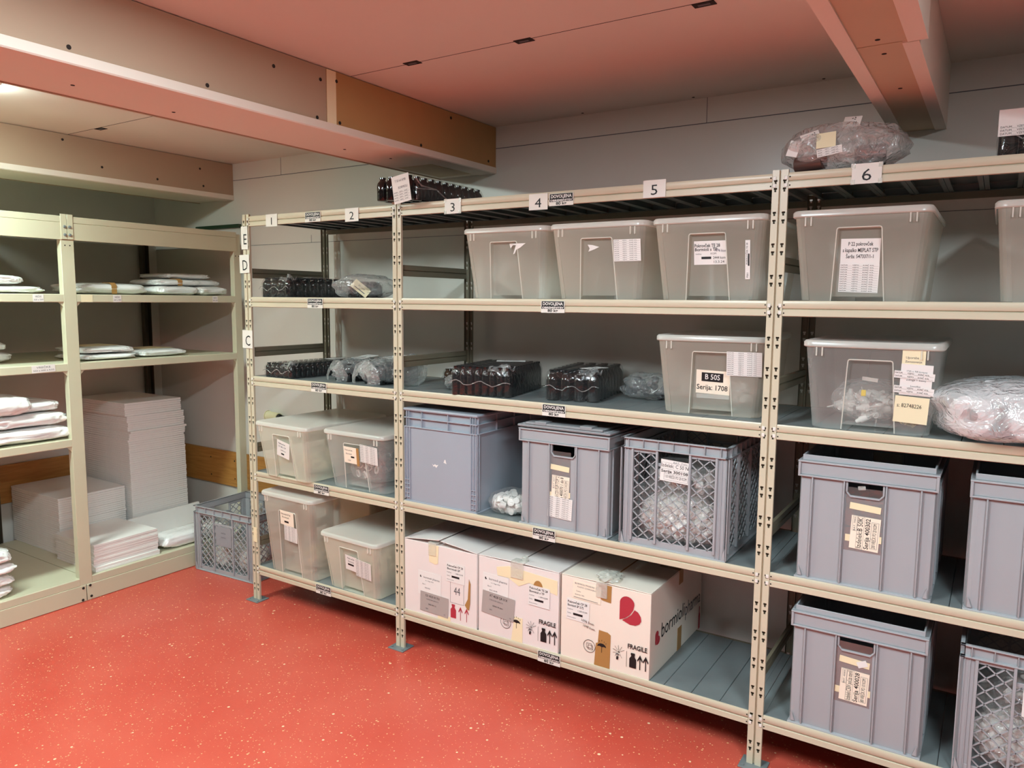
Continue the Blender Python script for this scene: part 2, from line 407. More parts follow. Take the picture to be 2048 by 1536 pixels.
for x in UX:
    for rear in (0, 1):
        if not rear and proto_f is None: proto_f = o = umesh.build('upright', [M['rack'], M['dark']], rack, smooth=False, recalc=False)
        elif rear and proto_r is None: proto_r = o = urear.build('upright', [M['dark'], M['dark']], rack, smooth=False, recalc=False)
        else: o = (proto_r if rear else proto_f).copy(); COL.objects.link(o)
        o.location = (x, DEP if rear else -.003, 0); o.rotation_euler = (0, 0, PI if rear else 0)
        mb = MB(); mb.prism([(-.045,-.035),(.045,-.035),(.045,.045),(-.045,.045)], 'z', .0005, .005); mb.cyl((-.032,-.02,.005),(-.032,-.02,.009),.006,n=8); mb.cyl((.032,-.02,.005),(.032,-.02,.009),.006,n=8)
        fp = mb.build('foot_plate', M['galv'], o, bevel=.001)
    for k in 'ABCD':
        z0 = LV[k] + .098
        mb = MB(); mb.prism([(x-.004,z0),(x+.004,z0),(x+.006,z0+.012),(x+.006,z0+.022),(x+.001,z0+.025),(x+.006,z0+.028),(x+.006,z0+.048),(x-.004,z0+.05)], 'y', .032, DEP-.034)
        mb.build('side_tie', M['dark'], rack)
PR = [(0,-.049),(-.003,-.047),(-.003,-.028),(-.0005,-.0262),(.006,-.0262),(.006,-.0238),(-.0005,-.0238),(-.003,-.0215),(-.003,-.003),(-.001,.0015),(.003,.002),(.003,-.049)]
for b in range(3):
    x0, x1 = UX[b]+.0255, UX[b+1]-.0255
    for k, z in LV.items():
        mb = MB(); mb.prism([(p[0], p[1]+z) for p in PR], 'x', x0, x1)
        for xe in (x0+.004, x1-.004):
            for dz in (-.012, -.038): mb.cyl((xe, -.0036, z+dz), (xe, -.002, z+dz), .0026, n=8, m=1)
        mb.build('front_beam', [M['rack'], M['seam']], rack, angle=50)
        for xe, sg in ((x0, -1), (x1, 1)):
            mb = MB()
            for dz in (-.014, -.037): mb.box(xe+sg*.008-.005, xe+sg*.008+.005, -.0052, -.0032, z+dz-.006, z+dz+.006); 
            mb.build('beam_hook', M['plate'], rack, bevel=.001)
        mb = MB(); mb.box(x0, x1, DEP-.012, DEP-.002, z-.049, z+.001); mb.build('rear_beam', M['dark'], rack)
        # deck of folded metal planks, open below
        mb = MB(); n = max(1, round((x1-x0)/.101)); w = (x1-x0)/n
        for i in range(n):
            a = x0 + i*w + .0008; c = x0 + (i+1)*w - .0008; ya, yb = .004, DEP-.014
            r = [(a,.0,z-.024),(a+.004,.0,z-.026),(a+.004,.0,z-.003),(a+.0025,0,z),(c-.0025,0,z),(c-.004,0,z-.003),(c-.004,0,z-.026),(c,0,z-.024)]
            prof = [(a+.014,z-.026),(a,z-.026),(a,z-.0015),(a+.0015,z),(c-.0015,z),(c,z-.0015),(c,z-.026),(c-.014,z-.026)]
            k2 = len(prof)
            mb.add([(p[0],ya,p[1]) for p in prof] + [(p[0],yb,p[1]) for p in prof], [[j,j+1,k2+j+1,k2+j] for j in range(k2-1)])
            for yy, d in ((ya, 1), (yb, -1)):
                mb.add([(a+.003,yy,z-.001),(c-.003,yy,z-.001),(c-.003,yy,z-.026),(a+.003,yy,z-.026),(c-.003,yy+d*.02,z-.026),(a+.003,yy+d*.02,z-.026)], [(0,1,2,3),(3,2,4,5)])
        mb.box(UX[b]+.001, x0+.001, .0125, DEP-.0165, z-.004, z-.0005); mb.box(x1-.001, UX[b+1]-.001, .0125, DEP-.0165, z-.004, z-.0005)  # filler strips added at the uprights to block light streaks on the wall
        mb.build('shelf_deck', M['galv'], rack, recalc=False)
# signs on the rack
def sign(name, x, z, w, h, items, y=-.0062, tilt=0, sheet='plate'):
    return paper(rack, name, T(x, y, z) @ FRONT @ RZ(tilt), w, h, sheet, items, .0012)
for n, x, z in (('1', .2, 1.983), ('2', .743, 1.981), ('3', 1.316, 1.985), ('4', 1.726, 1.977), ('5', 2.197, 1.993), ('6', 2.874, 1.99)):
    o = sign('number_sign', x, z, .083, .06, [('t', 0, -.006, .05, n, 'black', {'sx': 1.25})]); o['label'] = 'white number sign reading ' + n
    if n in '36':
        mb = MB()
        for sx in (-1, 1): 
            for sz in (-1, 1): mb.box(x+sx*.038-.006, x+sx*.038+.006, -.0078, -.0064, z+sz*.024-.007, z+sz*.024+.007)
        mb.build('tape', M['cleart'], o)
for x, z in ((.49, 1.984), (.494, 1.580), (.507, 1.177), (.511, .674), (.511, .166), (1.826, 1.980), (1.796, 1.578), (1.807, 1.177), (1.77, .674), (1.801, .166)):
    sign('load_sign', x, z, .104, .045, [('r', -.049, .001, .049, .0215, 'black'), ('t', 0, .0115, .0165, 'DOVOLJENA', 'white', {'w': .088, 'b': .02}), ('r', -.05, -.0075, .05, .0012, 'black'), ('t', 0, -.003, .0095, 'OBREMENITEV', 'white', {'w': .094, 'b': .03}),
        ('t', 0, -.0145, .0145, '80 kg', 'black', {'w': .045, 'b': .03})])
for s, x, z, w, h, tl in (('E', -.006, 1.905, .05, .115, 0), ('D', -.012, 1.775, .075, .092, 1), ('C', -.006, 1.392, .078, .092, -1)):
    o = sign('letter_sign', x, z, w, h, [('t', .004, -.01, .075, s, 'black', {'sx': .8})], y=-.008, tilt=tl); o['label'] = 'white letter sign reading ' + s
paper(rack, 'tape', T(.006, -.0062, .36) @ FRONT, .03, .08, 'tape')

# ------------------------------------------------------------------ pale shelf on the left wall
SX = -.728; SB = -1.70
shelf = thing('storage_shelf', 'pale green-grey steel shelf unit along the left wall', 'shelf', (0, 0, 0))
def post(y, w, rear=False):
    mb = MB()
    x = SB if rear else SX
    if rear:
        mb.box(x-.04, x, y-w/2, y-w/2+.004, 0, 2.0); mb.box(x-.04, x-.036, y-w/2, y+w/2, 0, 2.0); mb.box(x-.04, x, y+w/2-.004, y+w/2, 0, 2.0)
    else:
        mb.box(x-.04, x-.001, y-w/2, y+w/2, .0, 1.99)
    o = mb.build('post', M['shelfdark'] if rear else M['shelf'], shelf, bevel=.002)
    if not rear:
        mb = MB()
        z = .2
        while z < 1.85:
            mb.box(x-.026, x-.018, y+w/2, y+w/2+.0006, z, z+.018); z += .05
        mb.box(x-.001, x-.0004, y-.012-.003, y-.012+.003, 1.855, 1.861); mb.box(x-.001, x-.0004, y+.012-.003, y+.012+.003, 1.855, 1.861)
        mb.build('slot', M['seam'], o, smooth=False)
for y in (-1.56, -.512, .497):
    w = .064 if y < 0 else .05
    post(y, w); post(y, .05, True)
for i, (ya, yb, lv) in enumerate(((-1.528, -.544, (.129, .8735, 1.2645, 1.6147)), (-.480, .472, (.129, 1.2645, 1.6147)))):
    for z in lv:
        mb = MB(); mb.prism([(SX-.004,z-.041),(SX-.001,z-.038),(SX-.001,z-.003),(SX-.004,z),(SB+.002,z),(SB+.002,z-.041),(SB+.006,z-.041),(SB+.006,z-.006),(SX-.02,z-.006),(SX-.02,z-.041)], 'y', ya, yb)
        o = mb.build('shelf_board', M['shelf'], shelf)
        for yy, sg in ((ya, 1), (yb, -1)):
            if z > .2:
                mb = MB(); mb.prism([(yy, z-.041), (yy+sg*.022, z-.041), (yy, z-.066)], 'x', SX-.012, SX-.008); mb.build('gusset', M['shelf'], o)
    for z in lv:
        e0, e1 = (yb, -.513) if i == 0 else (-.508, ya)
        mb = MB(); mb.box(SB+.006, SX-.043, e0, e1, z-.02, z); mb.build('board_edge', M['shelf'], shelf, smooth=False)
    mb = MB(); mb.prism([(SX-.03,1.886),(SX+.002,1.886),(SX+.002,1.968),(SX-.001,1.97),(SX+.002,1.972),(SX+.002,2.0),(SX,2.002),(SX-.03,2.002)], 'y', ya-.02, yb+.02)
    mb.build('top_beam', M['shelf'], shelf)
    mb = MB(); mb.box(SB, SX-.031, ya, yb, 1.95, 1.97); mb.build('top_board', M['shelf'], shelf)
    mb = MB(); mb.box(SX-.02, SX+.002, ya-.03, yb+.03, .002, .0885); mb.build('plinth', M['shelf'], shelf, bevel=.002)
for sg in (-1, 1):
    mb = MB(); y0 = -.512
    mb.box(SX+.002, SX+.005, y0+(sg*.001 if sg > 0 else -.03), y0+(.03 if sg > 0 else -.001), 1.888, 2.012)
    for z in (1.91, 1.95): mb.cyl((SX+.005, y0+sg*.012, z), (SX+.011, y0+sg*.012, z), .008, .006, 10, 1)
    mb.build('joint_plate', [M['shelf'], M['galv']], shelf, bevel=.001)
mb = MB(); mb.box(SX-.022, SX-.0, -.513, -.511, .004, .09)
for y, z in ((-.53, .075), (-.494, .08), (-.49, .02), (-.535, .012)): mb.cyl((SX+.0015, y, z), (SX+.004, y, z), .007, n=8)
mb.build('bolt', M['seam'], shelf)
for y, z, w, a, b in ((-.66, 1.246, .11, 'VREČKE', '550 x 600 x 0,03'), (-.665, 1.594, .05, 'VREČKE', '350 x 500'), (-.27, 1.594, .045, 'VREČKE', '250 x 400'), (.33, 1.594, .036, 'VREČKE', '200 x 300')):
    o = paper(shelf, 'shelf_label', T(SX+.0006, y, z) @ SIDE @ RZ(1.5), w, .036, 'white', [('t', 0, .007, .012, a, 'ink', {'w': w*.6}), ('t', 0, -.008, .011, b, 'ink', {'w': w*.88})])
paper(shelf, 'tape', T(SX+.0004, -.43, 1.594) @ SIDE, .06, .038, 'cream')

mb = MB(); mb.box(-.02, .42, -.012, .012, 0, .022); o = mb.build('edge_strip', M['green'], bevel=.002); o.location = (-1.25, .602, 2.045); tag(o, 'dark green strip fixed along the back wall above the left shelf', 'strip')

# ------------------------------------------------------------------ crates
def hole_panel(mb, w, z0, zt, hw, hz, y0, y1):
    r = .014
    pts = [(-w, z0), (w, z0), (w, zt), (hw, zt), (hw, hz+r)]
    pts += [(hw-r+r*math.cos(a), hz+r-r*math.sin(a)) for a in (PI/8, PI/4, 3*PI/8)]
    pts += [(hw-r, hz), (-hw+r, hz)]
    pts += [(-hw+r-r*math.sin(a), hz+r-r*math.cos(a)) for a in (PI/8, PI/4, 3*PI/8)]
    pts += [(-hw, hz+r), (-hw, zt), (-w, zt)]
    mb.prism(pts, 'y', y0, y1)
def pocket_label(t, X, texts, w=.1, h=.2, sheet='pink', extra=()):
    paper(t, 'label_pocket', X @ T(0, 0, .0005), w, h, 'pocket')
    paper(t, 'tape', X @ T(.003, h*.2, .0016) @ RZ(-4), w*.83, .021, 'tape')
    paper(t, 'tape', X @ T(-w*.37, -h*.30, .0012), w*.2, .022, 'tape'); paper(t, 'tape', X @ T(w*.42, -h*.27, .0012), w*.16, .022, 'tape')
    a, b, c, d = texts
    lw, lh = w*.78, h*.52
    it = [('t', -lw*.37, lh*.25, .008, a, 'ink', {'rot': 90, 'w': lh*.4}), ('f', -lw*.45, lh*.04, -lw*.29, lh*.48, .0006, 'ink'),
          ('t', -lw*.17, 0, .021, b, 'black', {'rot': 90, 'w': lh*.92}), ('f', -lw*.28, -lh*.48, -lw*.04, lh*.49, .0006, 'ink'),
          ('t', lw*.085, 0, .019, c, 'black', {'rot': 90, 'w': lh*.92, 'b': .01}), ('t', lw*.33, -.003, .016, d, 'black', {'rot': 90, 'w': lh*.74}), ('f', lw*.2, -lh*.42, lw*.45, lh*.38, .0008, 'ink')]
    paper(t, 'paper_label', X @ T(.006, -h*.2, .0022) @ RZ(-2), lw, lh, sheet, it)
def euro_crate(label, x, z, texts=None, W=.402, D=.588, H=.413, lid=False, group=None):
    t = thing('plastic_crate', label, 'crate', (x + W/2, D/2 + .001, z), 0, group)
    mb = MB(); h = W/2; d = D/2; ins = .012; zc = H-.068; th = .004
    # four walls
    for sy in (-1, 1):
        y0 = sy*(d-ins); y1 = sy*(d-ins-th)
        hole_panel(mb, .056, .006, zc, .05, zc-.047, min(y0,y1), max(y0,y1))
        for sx in (-1, 1): mb.box(min(sx*.056, sx*(h-.02)), max(sx*.056, sx*(h-.02)), min(y0,y1), max(y0,y1), .006, zc)
        for rx in (-.156, -.0605, .0605, .156): mb.box(rx-.0022, rx+.0022, min(sy*d-sy*.0015, y0), max(sy*d-sy*.0015, y0), .008, zc)
        # rim of the grip hole
        for sx in (-1, 1): mb.box(sx*.053-.003, sx*.053+.003, min(y0, y0+sy*.006), max(y0, y0+sy*.006), zc-.037, zc)
        mb.box(-.043, .043, min(y0, y0+sy*.006), max(y0, y0+sy*.006), zc-.053, zc-.047)
        for sx in (-1, 1): mb.cyl((sx*.0535, y0+sy*.003, zc-.036), (sx*.042, y0+sy*.003, zc-.05), .003, n=6)
    for sx in (-1, 1):
        x0 = sx*(h-ins); x1 = sx*(h-ins-th)
        mb.box(min(x0,x1), max(x0,x1), -d+.02, d-.02, .006, zc)
        for ry in (-.25, -.13, 0, .13, .25): mb.box(min(sx*h-sx*.0015, x0), max(sx*h-sx*.0015, x0), ry-.0022, ry+.0022, .008, zc)
        for sy in (-1, 1):   # chamfered corner posts and small gussets
            mb.prism([(sx*(h-.022), sy*(d-ins)), (sx*(h-.010), sy*(d-.013)), (sx*(h-.005), sy*(d-.026)), (sx*(h-ins), sy*(d-.03)), (sx*(h-.02), sy*(d-.03)), (sx*(h-.03), sy*(d-.018))], 'z', .004, zc)
            mb.prism([(sx*(h-.012), .010), (sx*(h-.026), .010), (sx*(h-.014), .045)], 'y', sy*(d-.006)-.0016, sy*(d-.006)+.0016)
    mb.box(-h+.008, h-.008, -d+.008, d-.008, .003, .008)
    body = mb.build('body', M['grey'], t, bevel=.0012)
    def ring(m, o, i, z0, z1):
        m.box(-h+o, h-o, -d+o, -d+i, z0, z1); m.box(-h+o, h-o, d-i, d-o, z0, z1); m.box(-h+o, -h+i, -d+i, d-i, z0, z1); m.box(h-i, h-o, -d+i, d-i, z0, z1)
    mb = MB(); ring(mb, .002, .02, 0, .007); mb.build('base_flange', M['grey'], t, bevel=.002)
    mb = MB()
    ring(mb, .0, .016, zc-.003, zc+.003); ring(mb, .006, .016, zc+.003, H-.024); ring(mb, -.001, .016, H-.024, H-.018); ring(mb, .011, .016, H-.018, H)
    for sx in (-1, 1):
        for sy in (-1, 1): mb.box(min(sx*h, sx*(h-.008)), max(sx*h, sx*(h-.008)), sy*(d-.003)-.003, sy*(d-.003)+.003, zc, H-.02)
    mb.build('rim', M['grey'], t, bevel=.0014)
    if lid:
        mb = MB(); mb.box(-h-.004, h+.004, -d-.004, d+.004, H-.012, H-.002)
        mb.box(-h+.03, h-.03, -d+.0, d-.02, H-.002, H+.008)
        for rx in (-.1, .1): mb.box(rx-.026, rx+.026, -d-.001, -d+.05, H-.002, H+.014)
        mb.build('lid', M['greyd'], t, bevel=.003)
    return t, Matrix.Translation((0, -d+ins-.0004, 0)) @ FRONT
ta, XF = euro_crate('grey crate with grip hole, label reads Izdelek B 50K, upper shelf at the right', 2.72, LV['B'], None)
pocket_label(ta, XF @ T(.0, .222, 0), ('BAT. 7003', 'Izdelek:B 50K', 'Serija 400302', '200 VREČK PO 20 KOM'), .108, .205)
paper(ta, 'tape', XF @ T(-.01, .325, .0012) @ RZ(10), .022, .012, 'cleart')
tb_, XF = euro_crate('grey crate cut off by the right picture edge, beside the B 50K crate', 3.2, LV['B'])
tc_, XF = euro_crate('grey crate on the lowest shelf at the right, label reads Serija 400028', 2.722, LV['A'], None)
pocket_label(tc_, XF @ T(-.006, .222, 0), ('BAT. 45003', 'Izdelek:C50V pol.za steril', 'Serija 400028', '80 VREČK PO 10 KOM'), .108, .205)
paper(tc_, 'tape', XF @ T(.02, .262, .003) @ RZ(25), .03, .02, 'white')
td_, XF = euro_crate('grey lidded crate with paper labels, between the smooth crate and the mesh crate', 1.643, LV['B'], lid=True)
pocket_label(td_, XF @ T(-.018, .205, 0), ('BAT. 4071', 'Izdelek:CDI FLIP-TOP 2', 'Serija 400070 1 do 8', '10 VREČK PO 5 KOM'), .1, .22, 'pink')
paper(td_, 'record_label', XF @ T(-.012, .09, .003) @ RZ(-2.5), .108, .085, 'white', rows(.108, .083, 10))

# smooth blue-grey crate
t = thing('plastic_crate', 'smooth blue-grey closed crate with white paint scrape, beside the rack post', 'crate', (1.036+.2, .296, LV['B']), 0)
mb = MB(); h, d, H = .2, .294, .425
mb.box(-h+.006, h-.006, -d+.006, d-.006, .0, H-.085); 
mb.box(-h+.014, h-.014, -d+.014, d-.014, H-.085, H-.012)
mb.build('body', M['grey2'], t, bevel=.004)
mb = MB()
for z in (H-.087, H-.046): mb.box(-h, h, -d, d, z, z+.005)
for rx in (-.185, -.172, -.10, .045, .165, .178, .19): mb.box(rx-.0015, rx+.0015, -d, d, H-.085, H-.012)
for ry in (-.28, -.14, 0, .14, .28): mb.box(-h, h, ry-.0015, ry+.0015, H-.085, H-.012)
mb.build('rim_rib', M['grey2'], t, bevel=.001)
mb = MB(); mb.box(-h-.003, h+.003, -d-.003, d+.003, H-.013, H); mb.build('lid', M['grey2'], t, bevel=.005)
mb = MB()
for sx in (-1, 1):
    for e in (.004, .018, .032): mb.box(sx*(h-e)-.0018, sx*(h-e)+.0018, -d+.0, -d+.01, .012, H-.085)
    for e in (.008, .022): mb.box(min(sx*h, sx*(h-.008)), max(sx*h, sx*(h-.008)), -d+e-.0018, -d+e+.0018, .012, H-.085)
    for z in (.02, .04, .06, .08, .1): mb.box(min(sx*(h-.004), sx*(h-.032)), max(sx*(h-.004), sx*(h-.032)), -d+.0005, -d+.006, z-.0015, z+.0015)
mb.box(-h, h, -d, d, 0, .006)
mb.build('corner_rib', M['grey2'], t, bevel=.0008)
prints(t, 'paint_scrape', T(0, -d+.0054, 0) @ FRONT, [('p', [(-.045,.19),(-.035,.175),(-.03,.18),(-.02,.172),(-.008,.188),(-.018,.184),(-.028,.188),(-.036,.182)], 'white'), ('p', [(.02,.2),(.036,.196),(.03,.215),(.024,.212)], 'white')])

# mesh crates
def clip_bar(mb, cx, cy, ang, x0, x1, z0, z1, wd, fn):
    dx, dz = math.cos(ang), math.sin(ang); lo, hi = -9, 9
    for p, dd, a, b in ((cx, dx, x0, x1), (cy, dz, z0, z1)):
        ta, tb = (a-p)/dd, (b-p)/dd
        lo = max(lo, min(ta, tb)); hi = min(hi, max(ta, tb))
    if hi - lo < .004: return
    p0 = (cx+dx*lo, cy+dz*lo); p1 = (cx+dx*hi, cy+dz*hi); nx, nz = -dz*wd/2, dx*wd/2
    fn([(p0[0]-nx,p0[1]-nz),(p1[0]-nx,p1[1]-nz),(p1[0]+nx,p1[1]+nz),(p0[0]+nx,p0[1]+nz)])
def lattice(mb, x0, x1, z0, z1, fn, pitch=.03, a=.72):
    for s in (1, -1):
        p = pitch/math.cos(a)
        z = z0 - (x1-x0)*math.tan(a) - .1
        while z < z1 + (x1-x0)*math.tan(a) + .1:
            clip_bar(mb, (x0+x1)/2, z, s*a, x0, x1, z0, z1, .0036, fn); z += p
def mesh_crate(label, x, y, z, W=.404, D=.585, H=.405, rz=0, grid_mat='grey', panel_plate=False):
    t = thing('mesh_crate', label, 'crate', (x, y, z), rz)
    h, d = W/2, D/2; gm = M[grid_mat]
    fr = MB()
    zr = H-.04
    def face(axis, half, other, cols, hole):
        # frame and lattice on both opposite walls; cols = rib positions along the wall
        for s in (-1, 1):
            la = MB(); q0, q1 = s*(other-.010), s*(other-.014)
            a, b = min(q0, q1), max(q0, q1)
            def pr(pts, lo=a, hi=b, m=la): m.prism(pts, axis, lo, hi)
            xs = [-half+.045] + cols + [half-.045]
            for i in range(len(xs)-1):
                l, r = xs[i]+.004, xs[i+1]-.004
                zt = zr-.012
                if hole and i == 1:
                    zt = zr-.05
                    fr.prism([(l,zr-.056),(r,zr-.056),(r,zr-.044),(l,zr-.044)], axis, a-.001, b+.001)
                lattice(la, l, r, .028, zt, pr)
            for c in xs:
                e = min(s*other-s*.002, q1), max(s*other-s*.002, q1)
                fr.prism([(c-.004,.02),(c+.004,.02),(c+.004,zr),(c-.004,zr)], axis, e[0], e[1])
            fr.prism([(-half+.02,.004),(half-.02,.004),(half-.02,.03),(-half+.02,.03)], axis, a, b)
            if not hole: fr.prism([(-half+.02,zr-.014),(half-.02,zr-.014),(half-.02,zr),(-half+.02,zr)], axis, a, b)
            else:
                for i in (0, 2): fr.prism([(xs[i],zr-.014),(xs[i+1],zr-.014),(xs[i+1],zr),(xs[i],zr)], axis, a, b)
            la.build('lattice', gm, t, smooth=False)
            # rim band with small dividers
            fr.prism([(-half,zr),(half,zr),(half,zr+.005),(-half,zr+.005)], axis, min(s*other,q1), max(s*other,q1))
            fr.prism([(-half,H-.005),(half,H-.005),(half,H),(-half,H)], axis, min(s*other,q1), max(s*other,q1))
            fr.prism([(-half+.01,zr),(half-.01,zr),(half-.01,H),(-half+.01,H)], axis, a, b)
            n = 6 if half < .25 else 9
            for i in range(n+1):
                c = -half+.03 + (2*half-.06)*i/n
                fr.prism([(c-.0012,zr),(c+.0012,zr),(c+.0012,H),(c-.0012,H)], axis, min(s*other,q1), max(s*other,q1))
    face('y', h, d, [-.062, .062] if W < .45 else [-.08, .08], True)
    face('x', d, h, [-.15, 0, .15] if D > .5 else [-.06, .06], D < .5)
    for sx in (-1, 1):
        for sy in (-1, 1):
            cx, cy = sx*(h-.024), sy*(d-.024)
            for e in (0, .013, .026, .04):
                fr.prism([(sx*(h-.001-e)-.0018, sy*(d-.001-min(e,.006))), (sx*(h-.001-e)+.0018, sy*(d-.001-min(e,.006))), (sx*(h-.001-e)+.0018, sy*(d-.014)), (sx*(h-.001-e)-.0018, sy*(d-.014))], 'z', .006, zr)
            fr.prism([(sx*(h-.045), sy*(d-.012)), (sx*(h-.012), sy*(d-.009)), (sx*(h-.009), sy*(d-.012)), (sx*(h-.012), sy*(d-.045)), (sx*(h-.016), sy*(d-.045)), (sx*(h-.02), sy*(d-.02)), (sx*(h-.045), sy*(d-.016))], 'z', .004, zr)
            fr.prism([(sx*(h-.004), .006), (sx*(h-.02), .006), (sx*(h-.006), .05)], 'y', sy*(d-.004)-.0015, sy*(d-.004)+.0015)
    fr.build('frame', gm, t, bevel=.001)
    mb = MB(); mb.box(-h+.002, h-.002, -d+.002, d-.002, 0, .006); mb.build('base', gm, t, bevel=.002)
    if panel_plate:
        paper(t, 'label_plate', T(-.0, -d+.0075, H*.6) @ FRONT, .13, .115, 'greyl', [('t', 0, .02, .011, 'VREČKE', 'ink', {}), ('t', 0, -.005, .009, 'PLASTIKA', 'ink', {})], .003)
    return t, T(0, -d+.0085, 0) @ FRONT
M['greyl'] = mat('grey_label_plate', rgb(150, 152, 158), .5)
tm, XM = mesh_crate('grey mesh crate full of bagged white pieces, label reads Izdelek C 50 N', 2.293, .294, LV['B'])
paper(tm, 'paper_label', XM @ T(.006, .298, .004) @ RZ(-3), .106, .078, 'white', [('t', .02, .032, .009, 'BAT. 7101', 'ink', {'w': .05}), ('t', 0, .018, .019, 'Izdelek: C 50 N', 'black', {'w': .1}), ('f', -.052, .006, .052, .029, .0006, 'ink'), ('t', 0, -.003, .015, 'Serija 300108', 'black', {'w': .1, 'b': .02}),
    ('t', .006, -.022, .016, '110 VREČK PO 20 KOM', 'black', {'w': .08}), ('f', -.038, -.034, .051, -.011, .0008, 'ink')])
tm2, XM2 = mesh_crate('grey mesh crate at the bottom right corner, holding bagged white pieces', 3.408, .294, LV['A'])
paper(tm2, 'paper_label', XM2 @ T(.01, .27, .004), .1, .09, 'white', [('t', 0, .02, .017, 'Izdelek: C 50', 'black', {'w': .09}), ('t', 0, -.005, .015, 'Serija 300109', 'black', {'w': .09})])
tm3, XM3 = mesh_crate('grey mesh crate standing on the red floor by the end of the rack', -.445, .305, 0.0005, .49, .39, .388, .06, panel_plate=True)

# ------------------------------------------------------------------ heaps and bags
def lump_mb(rx, ry, rz, seed, amp=.12, freq=2.2, fine=.03, p=2.6, n=44, k=26, flat=True, p2=None):
    mb = MB(); vs = []; off = Vector((seed*3.1, seed*1.7, seed*.9))
    def se(c, e): return math.copysign(abs(c)**e, c)
    e = 2/p; e2 = 2/(p2 or p)
    for j in range(k+1):
        th = -PI/2 + PI*j/k
        for i in range(n):
            ph = 2*PI*i/n
            d = Vector((se(math.cos(th), e2)*se(math.cos(ph), e), se(math.cos(th), e2)*se(math.sin(ph), e), se(math.sin(th), e2)))
            q = d.normalized()
            w = 1 + amp*noise.noise(q*freq + off) + fine*(1-abs(noise.noise(q*freq*4 + off)))*1.2 - fine*.6 + fine*.5*noise.noise(q*freq*9+off)
            z = d.z*rz*w + rz
            if flat: z = max(z, 0.0)
            vs.append((d.x*rx*w, d.y*ry*w, z))
    fs = [[j*n+i, j*n+(i+1) % n, (j+1)*n+(i+1) % n, (j+1)*n+i] for j in range(k) for i in range(n)]
    mb.add(vs, fs); return mb
def caps_mb(count, rx, ry, rz, r, seed, m=0, shell=True, length=1.3, z0=0):
    R = random.Random(seed); mb = MB()
    for _ in range(count):
        while True:
            a = Vector((R.uniform(-1,1), R.uniform(-1,1), R.uniform(-1,1)))
            l = a.length
            if .55 < l < 1: break
        c = Vector((a.x*rx, a.y*ry, max(r*1.15, rz + a.z*rz*.9))) + Vector((0,0,z0))
        u = Vector((R.gauss(0,1), R.gauss(0,1), R.gauss(0,1))).normalized()*r*length
        mb.cyl(c-u*.8, c+u*.8, r, r*.86, 9, m)
    return mb
def bag(name, label, cat, loc, rx, ry, rz, seed, film='film', caps=None, group=None, rzrot=0, amp=.12, p=2.6, fine=.03):
    t = thing(name, label, cat, loc, rzrot, group)
    lump_mb(rx, ry, rz, seed, amp, 2.2, fine, p).build('film', M[film], t, angle=75)
    if caps:
        n, r, mt, L = caps
        o = caps_mb(n, rx*.86, ry*.86, rz*.84, r, seed, 0, True, L).build('caps', M[mt], t, angle=50); o['kind'] = 'stuff'
    return t
def crate_bags(x, y, z, W, D, H, seed, where):
    for i, (dx, dy, dz, a, b, c, n) in enumerate(((0, -.19, 0, .178, .088, .115, 620), (.03, -.19, .20, .145, .085, .055, 40), (0, .06, 0, .176, .15, .14, 160))):
        bag('filled_bag', 'clear bag of white pieces ' + ['at the front', 'lying topmost', 'at the rear'][i] + ' inside ' + where, 'bag',
            (x+dx*W/.404, y+dy*D/.585, z+dz), a*W/.404, b*D/.585, c, seed+i, 'thinfilm', (n, .014, 'caps', 1.1), p=4)
crate_bags(2.293, .294, LV['B']+.008, .404, .585, .4, 11, 'the C 50 N mesh crate')
crate_bags(3.408, .294, LV['A']+.008, .404, .585, .4, 21, 'the bottom right mesh crate')
for i, (dx, dy, a, b, c) in enumerate(((-.1, -.06, .115, .1, .085), (.11, -.05, .11, .1, .09))):
    ca, sa = math.cos(.06), math.sin(.06)
    bag('filled_bag', 'clear bag of white pieces on the %s inside the floor mesh crate' % ('left', 'right')[i], 'bag', (-.445+dx*ca-dy*sa, .305+dx*sa+dy*ca, .008), a, b, c, 31+i, 'thinfilm', (300, .013, 'caps', 1.1), p=3.4, rzrot=.06)
bag('filled_bag', 'small clear bag of white caps lying between the blue-grey crate and the lidded crate', 'bag', (1.535, .125, LV['B']+.001), .095, .10, .048, 41, 'thinfilm', (75, .016, 'caps', 1.0), p=2.4)

# big bag of white rolls
t = thing('bag_of_rolls', 'big clear bag of white rolls at the right picture edge', 'bag', (3.36, .16, LV['C']+.001), .0)
lump_mb(.285, .255, .09, 51, .10, 2.0, .04, 2.8, 72, 40).build('film', M['thickfilm'], t, angle=80)
M['rollw'] = mat('white_roll', rgb(244, 240, 240), .5, bump=.3, bscale=30)
for i, (x, y, z, r, l, a) in enumerate(((-.165, -.08, .078, .06, .18, 1.45), (-.03, -.1, .066, .055, .17, 1.7), (.10, -.1, .07, .06, .2, 1.5), (-.1, .08, .09, .075, .24, .2), (.13, .1, .09, .075, .24, .3), (-.02, -.03, .135, .04, .26, .2))):
    mb = MB(); u = Vector((math.cos(a), math.sin(a), 0))*l/2; c = Vector((x, y, z))
    n = 20; d = u.normalized(); k = d.orthogonal().normalized(); w = d.cross(k); vs = []
    for (rr, s) in ((r*.35, 1), (r*.9, 1), (r, .95), (r, -.95), (r*.9, -1), (r*.35, -1), (r*.35, 1)):
        vs += [c + u*s + (k*math.cos(2*PI*j/n)+w*math.sin(2*PI*j/n))*rr for j in range(n)]
    mb.add(vs, [[q*n+j, q*n+(j+1) % n, (q+1)*n+(j+1) % n, (q+1)*n+j] for q in range(6) for j in range(n)])
    mb.build('roll', M['rollw'], t)

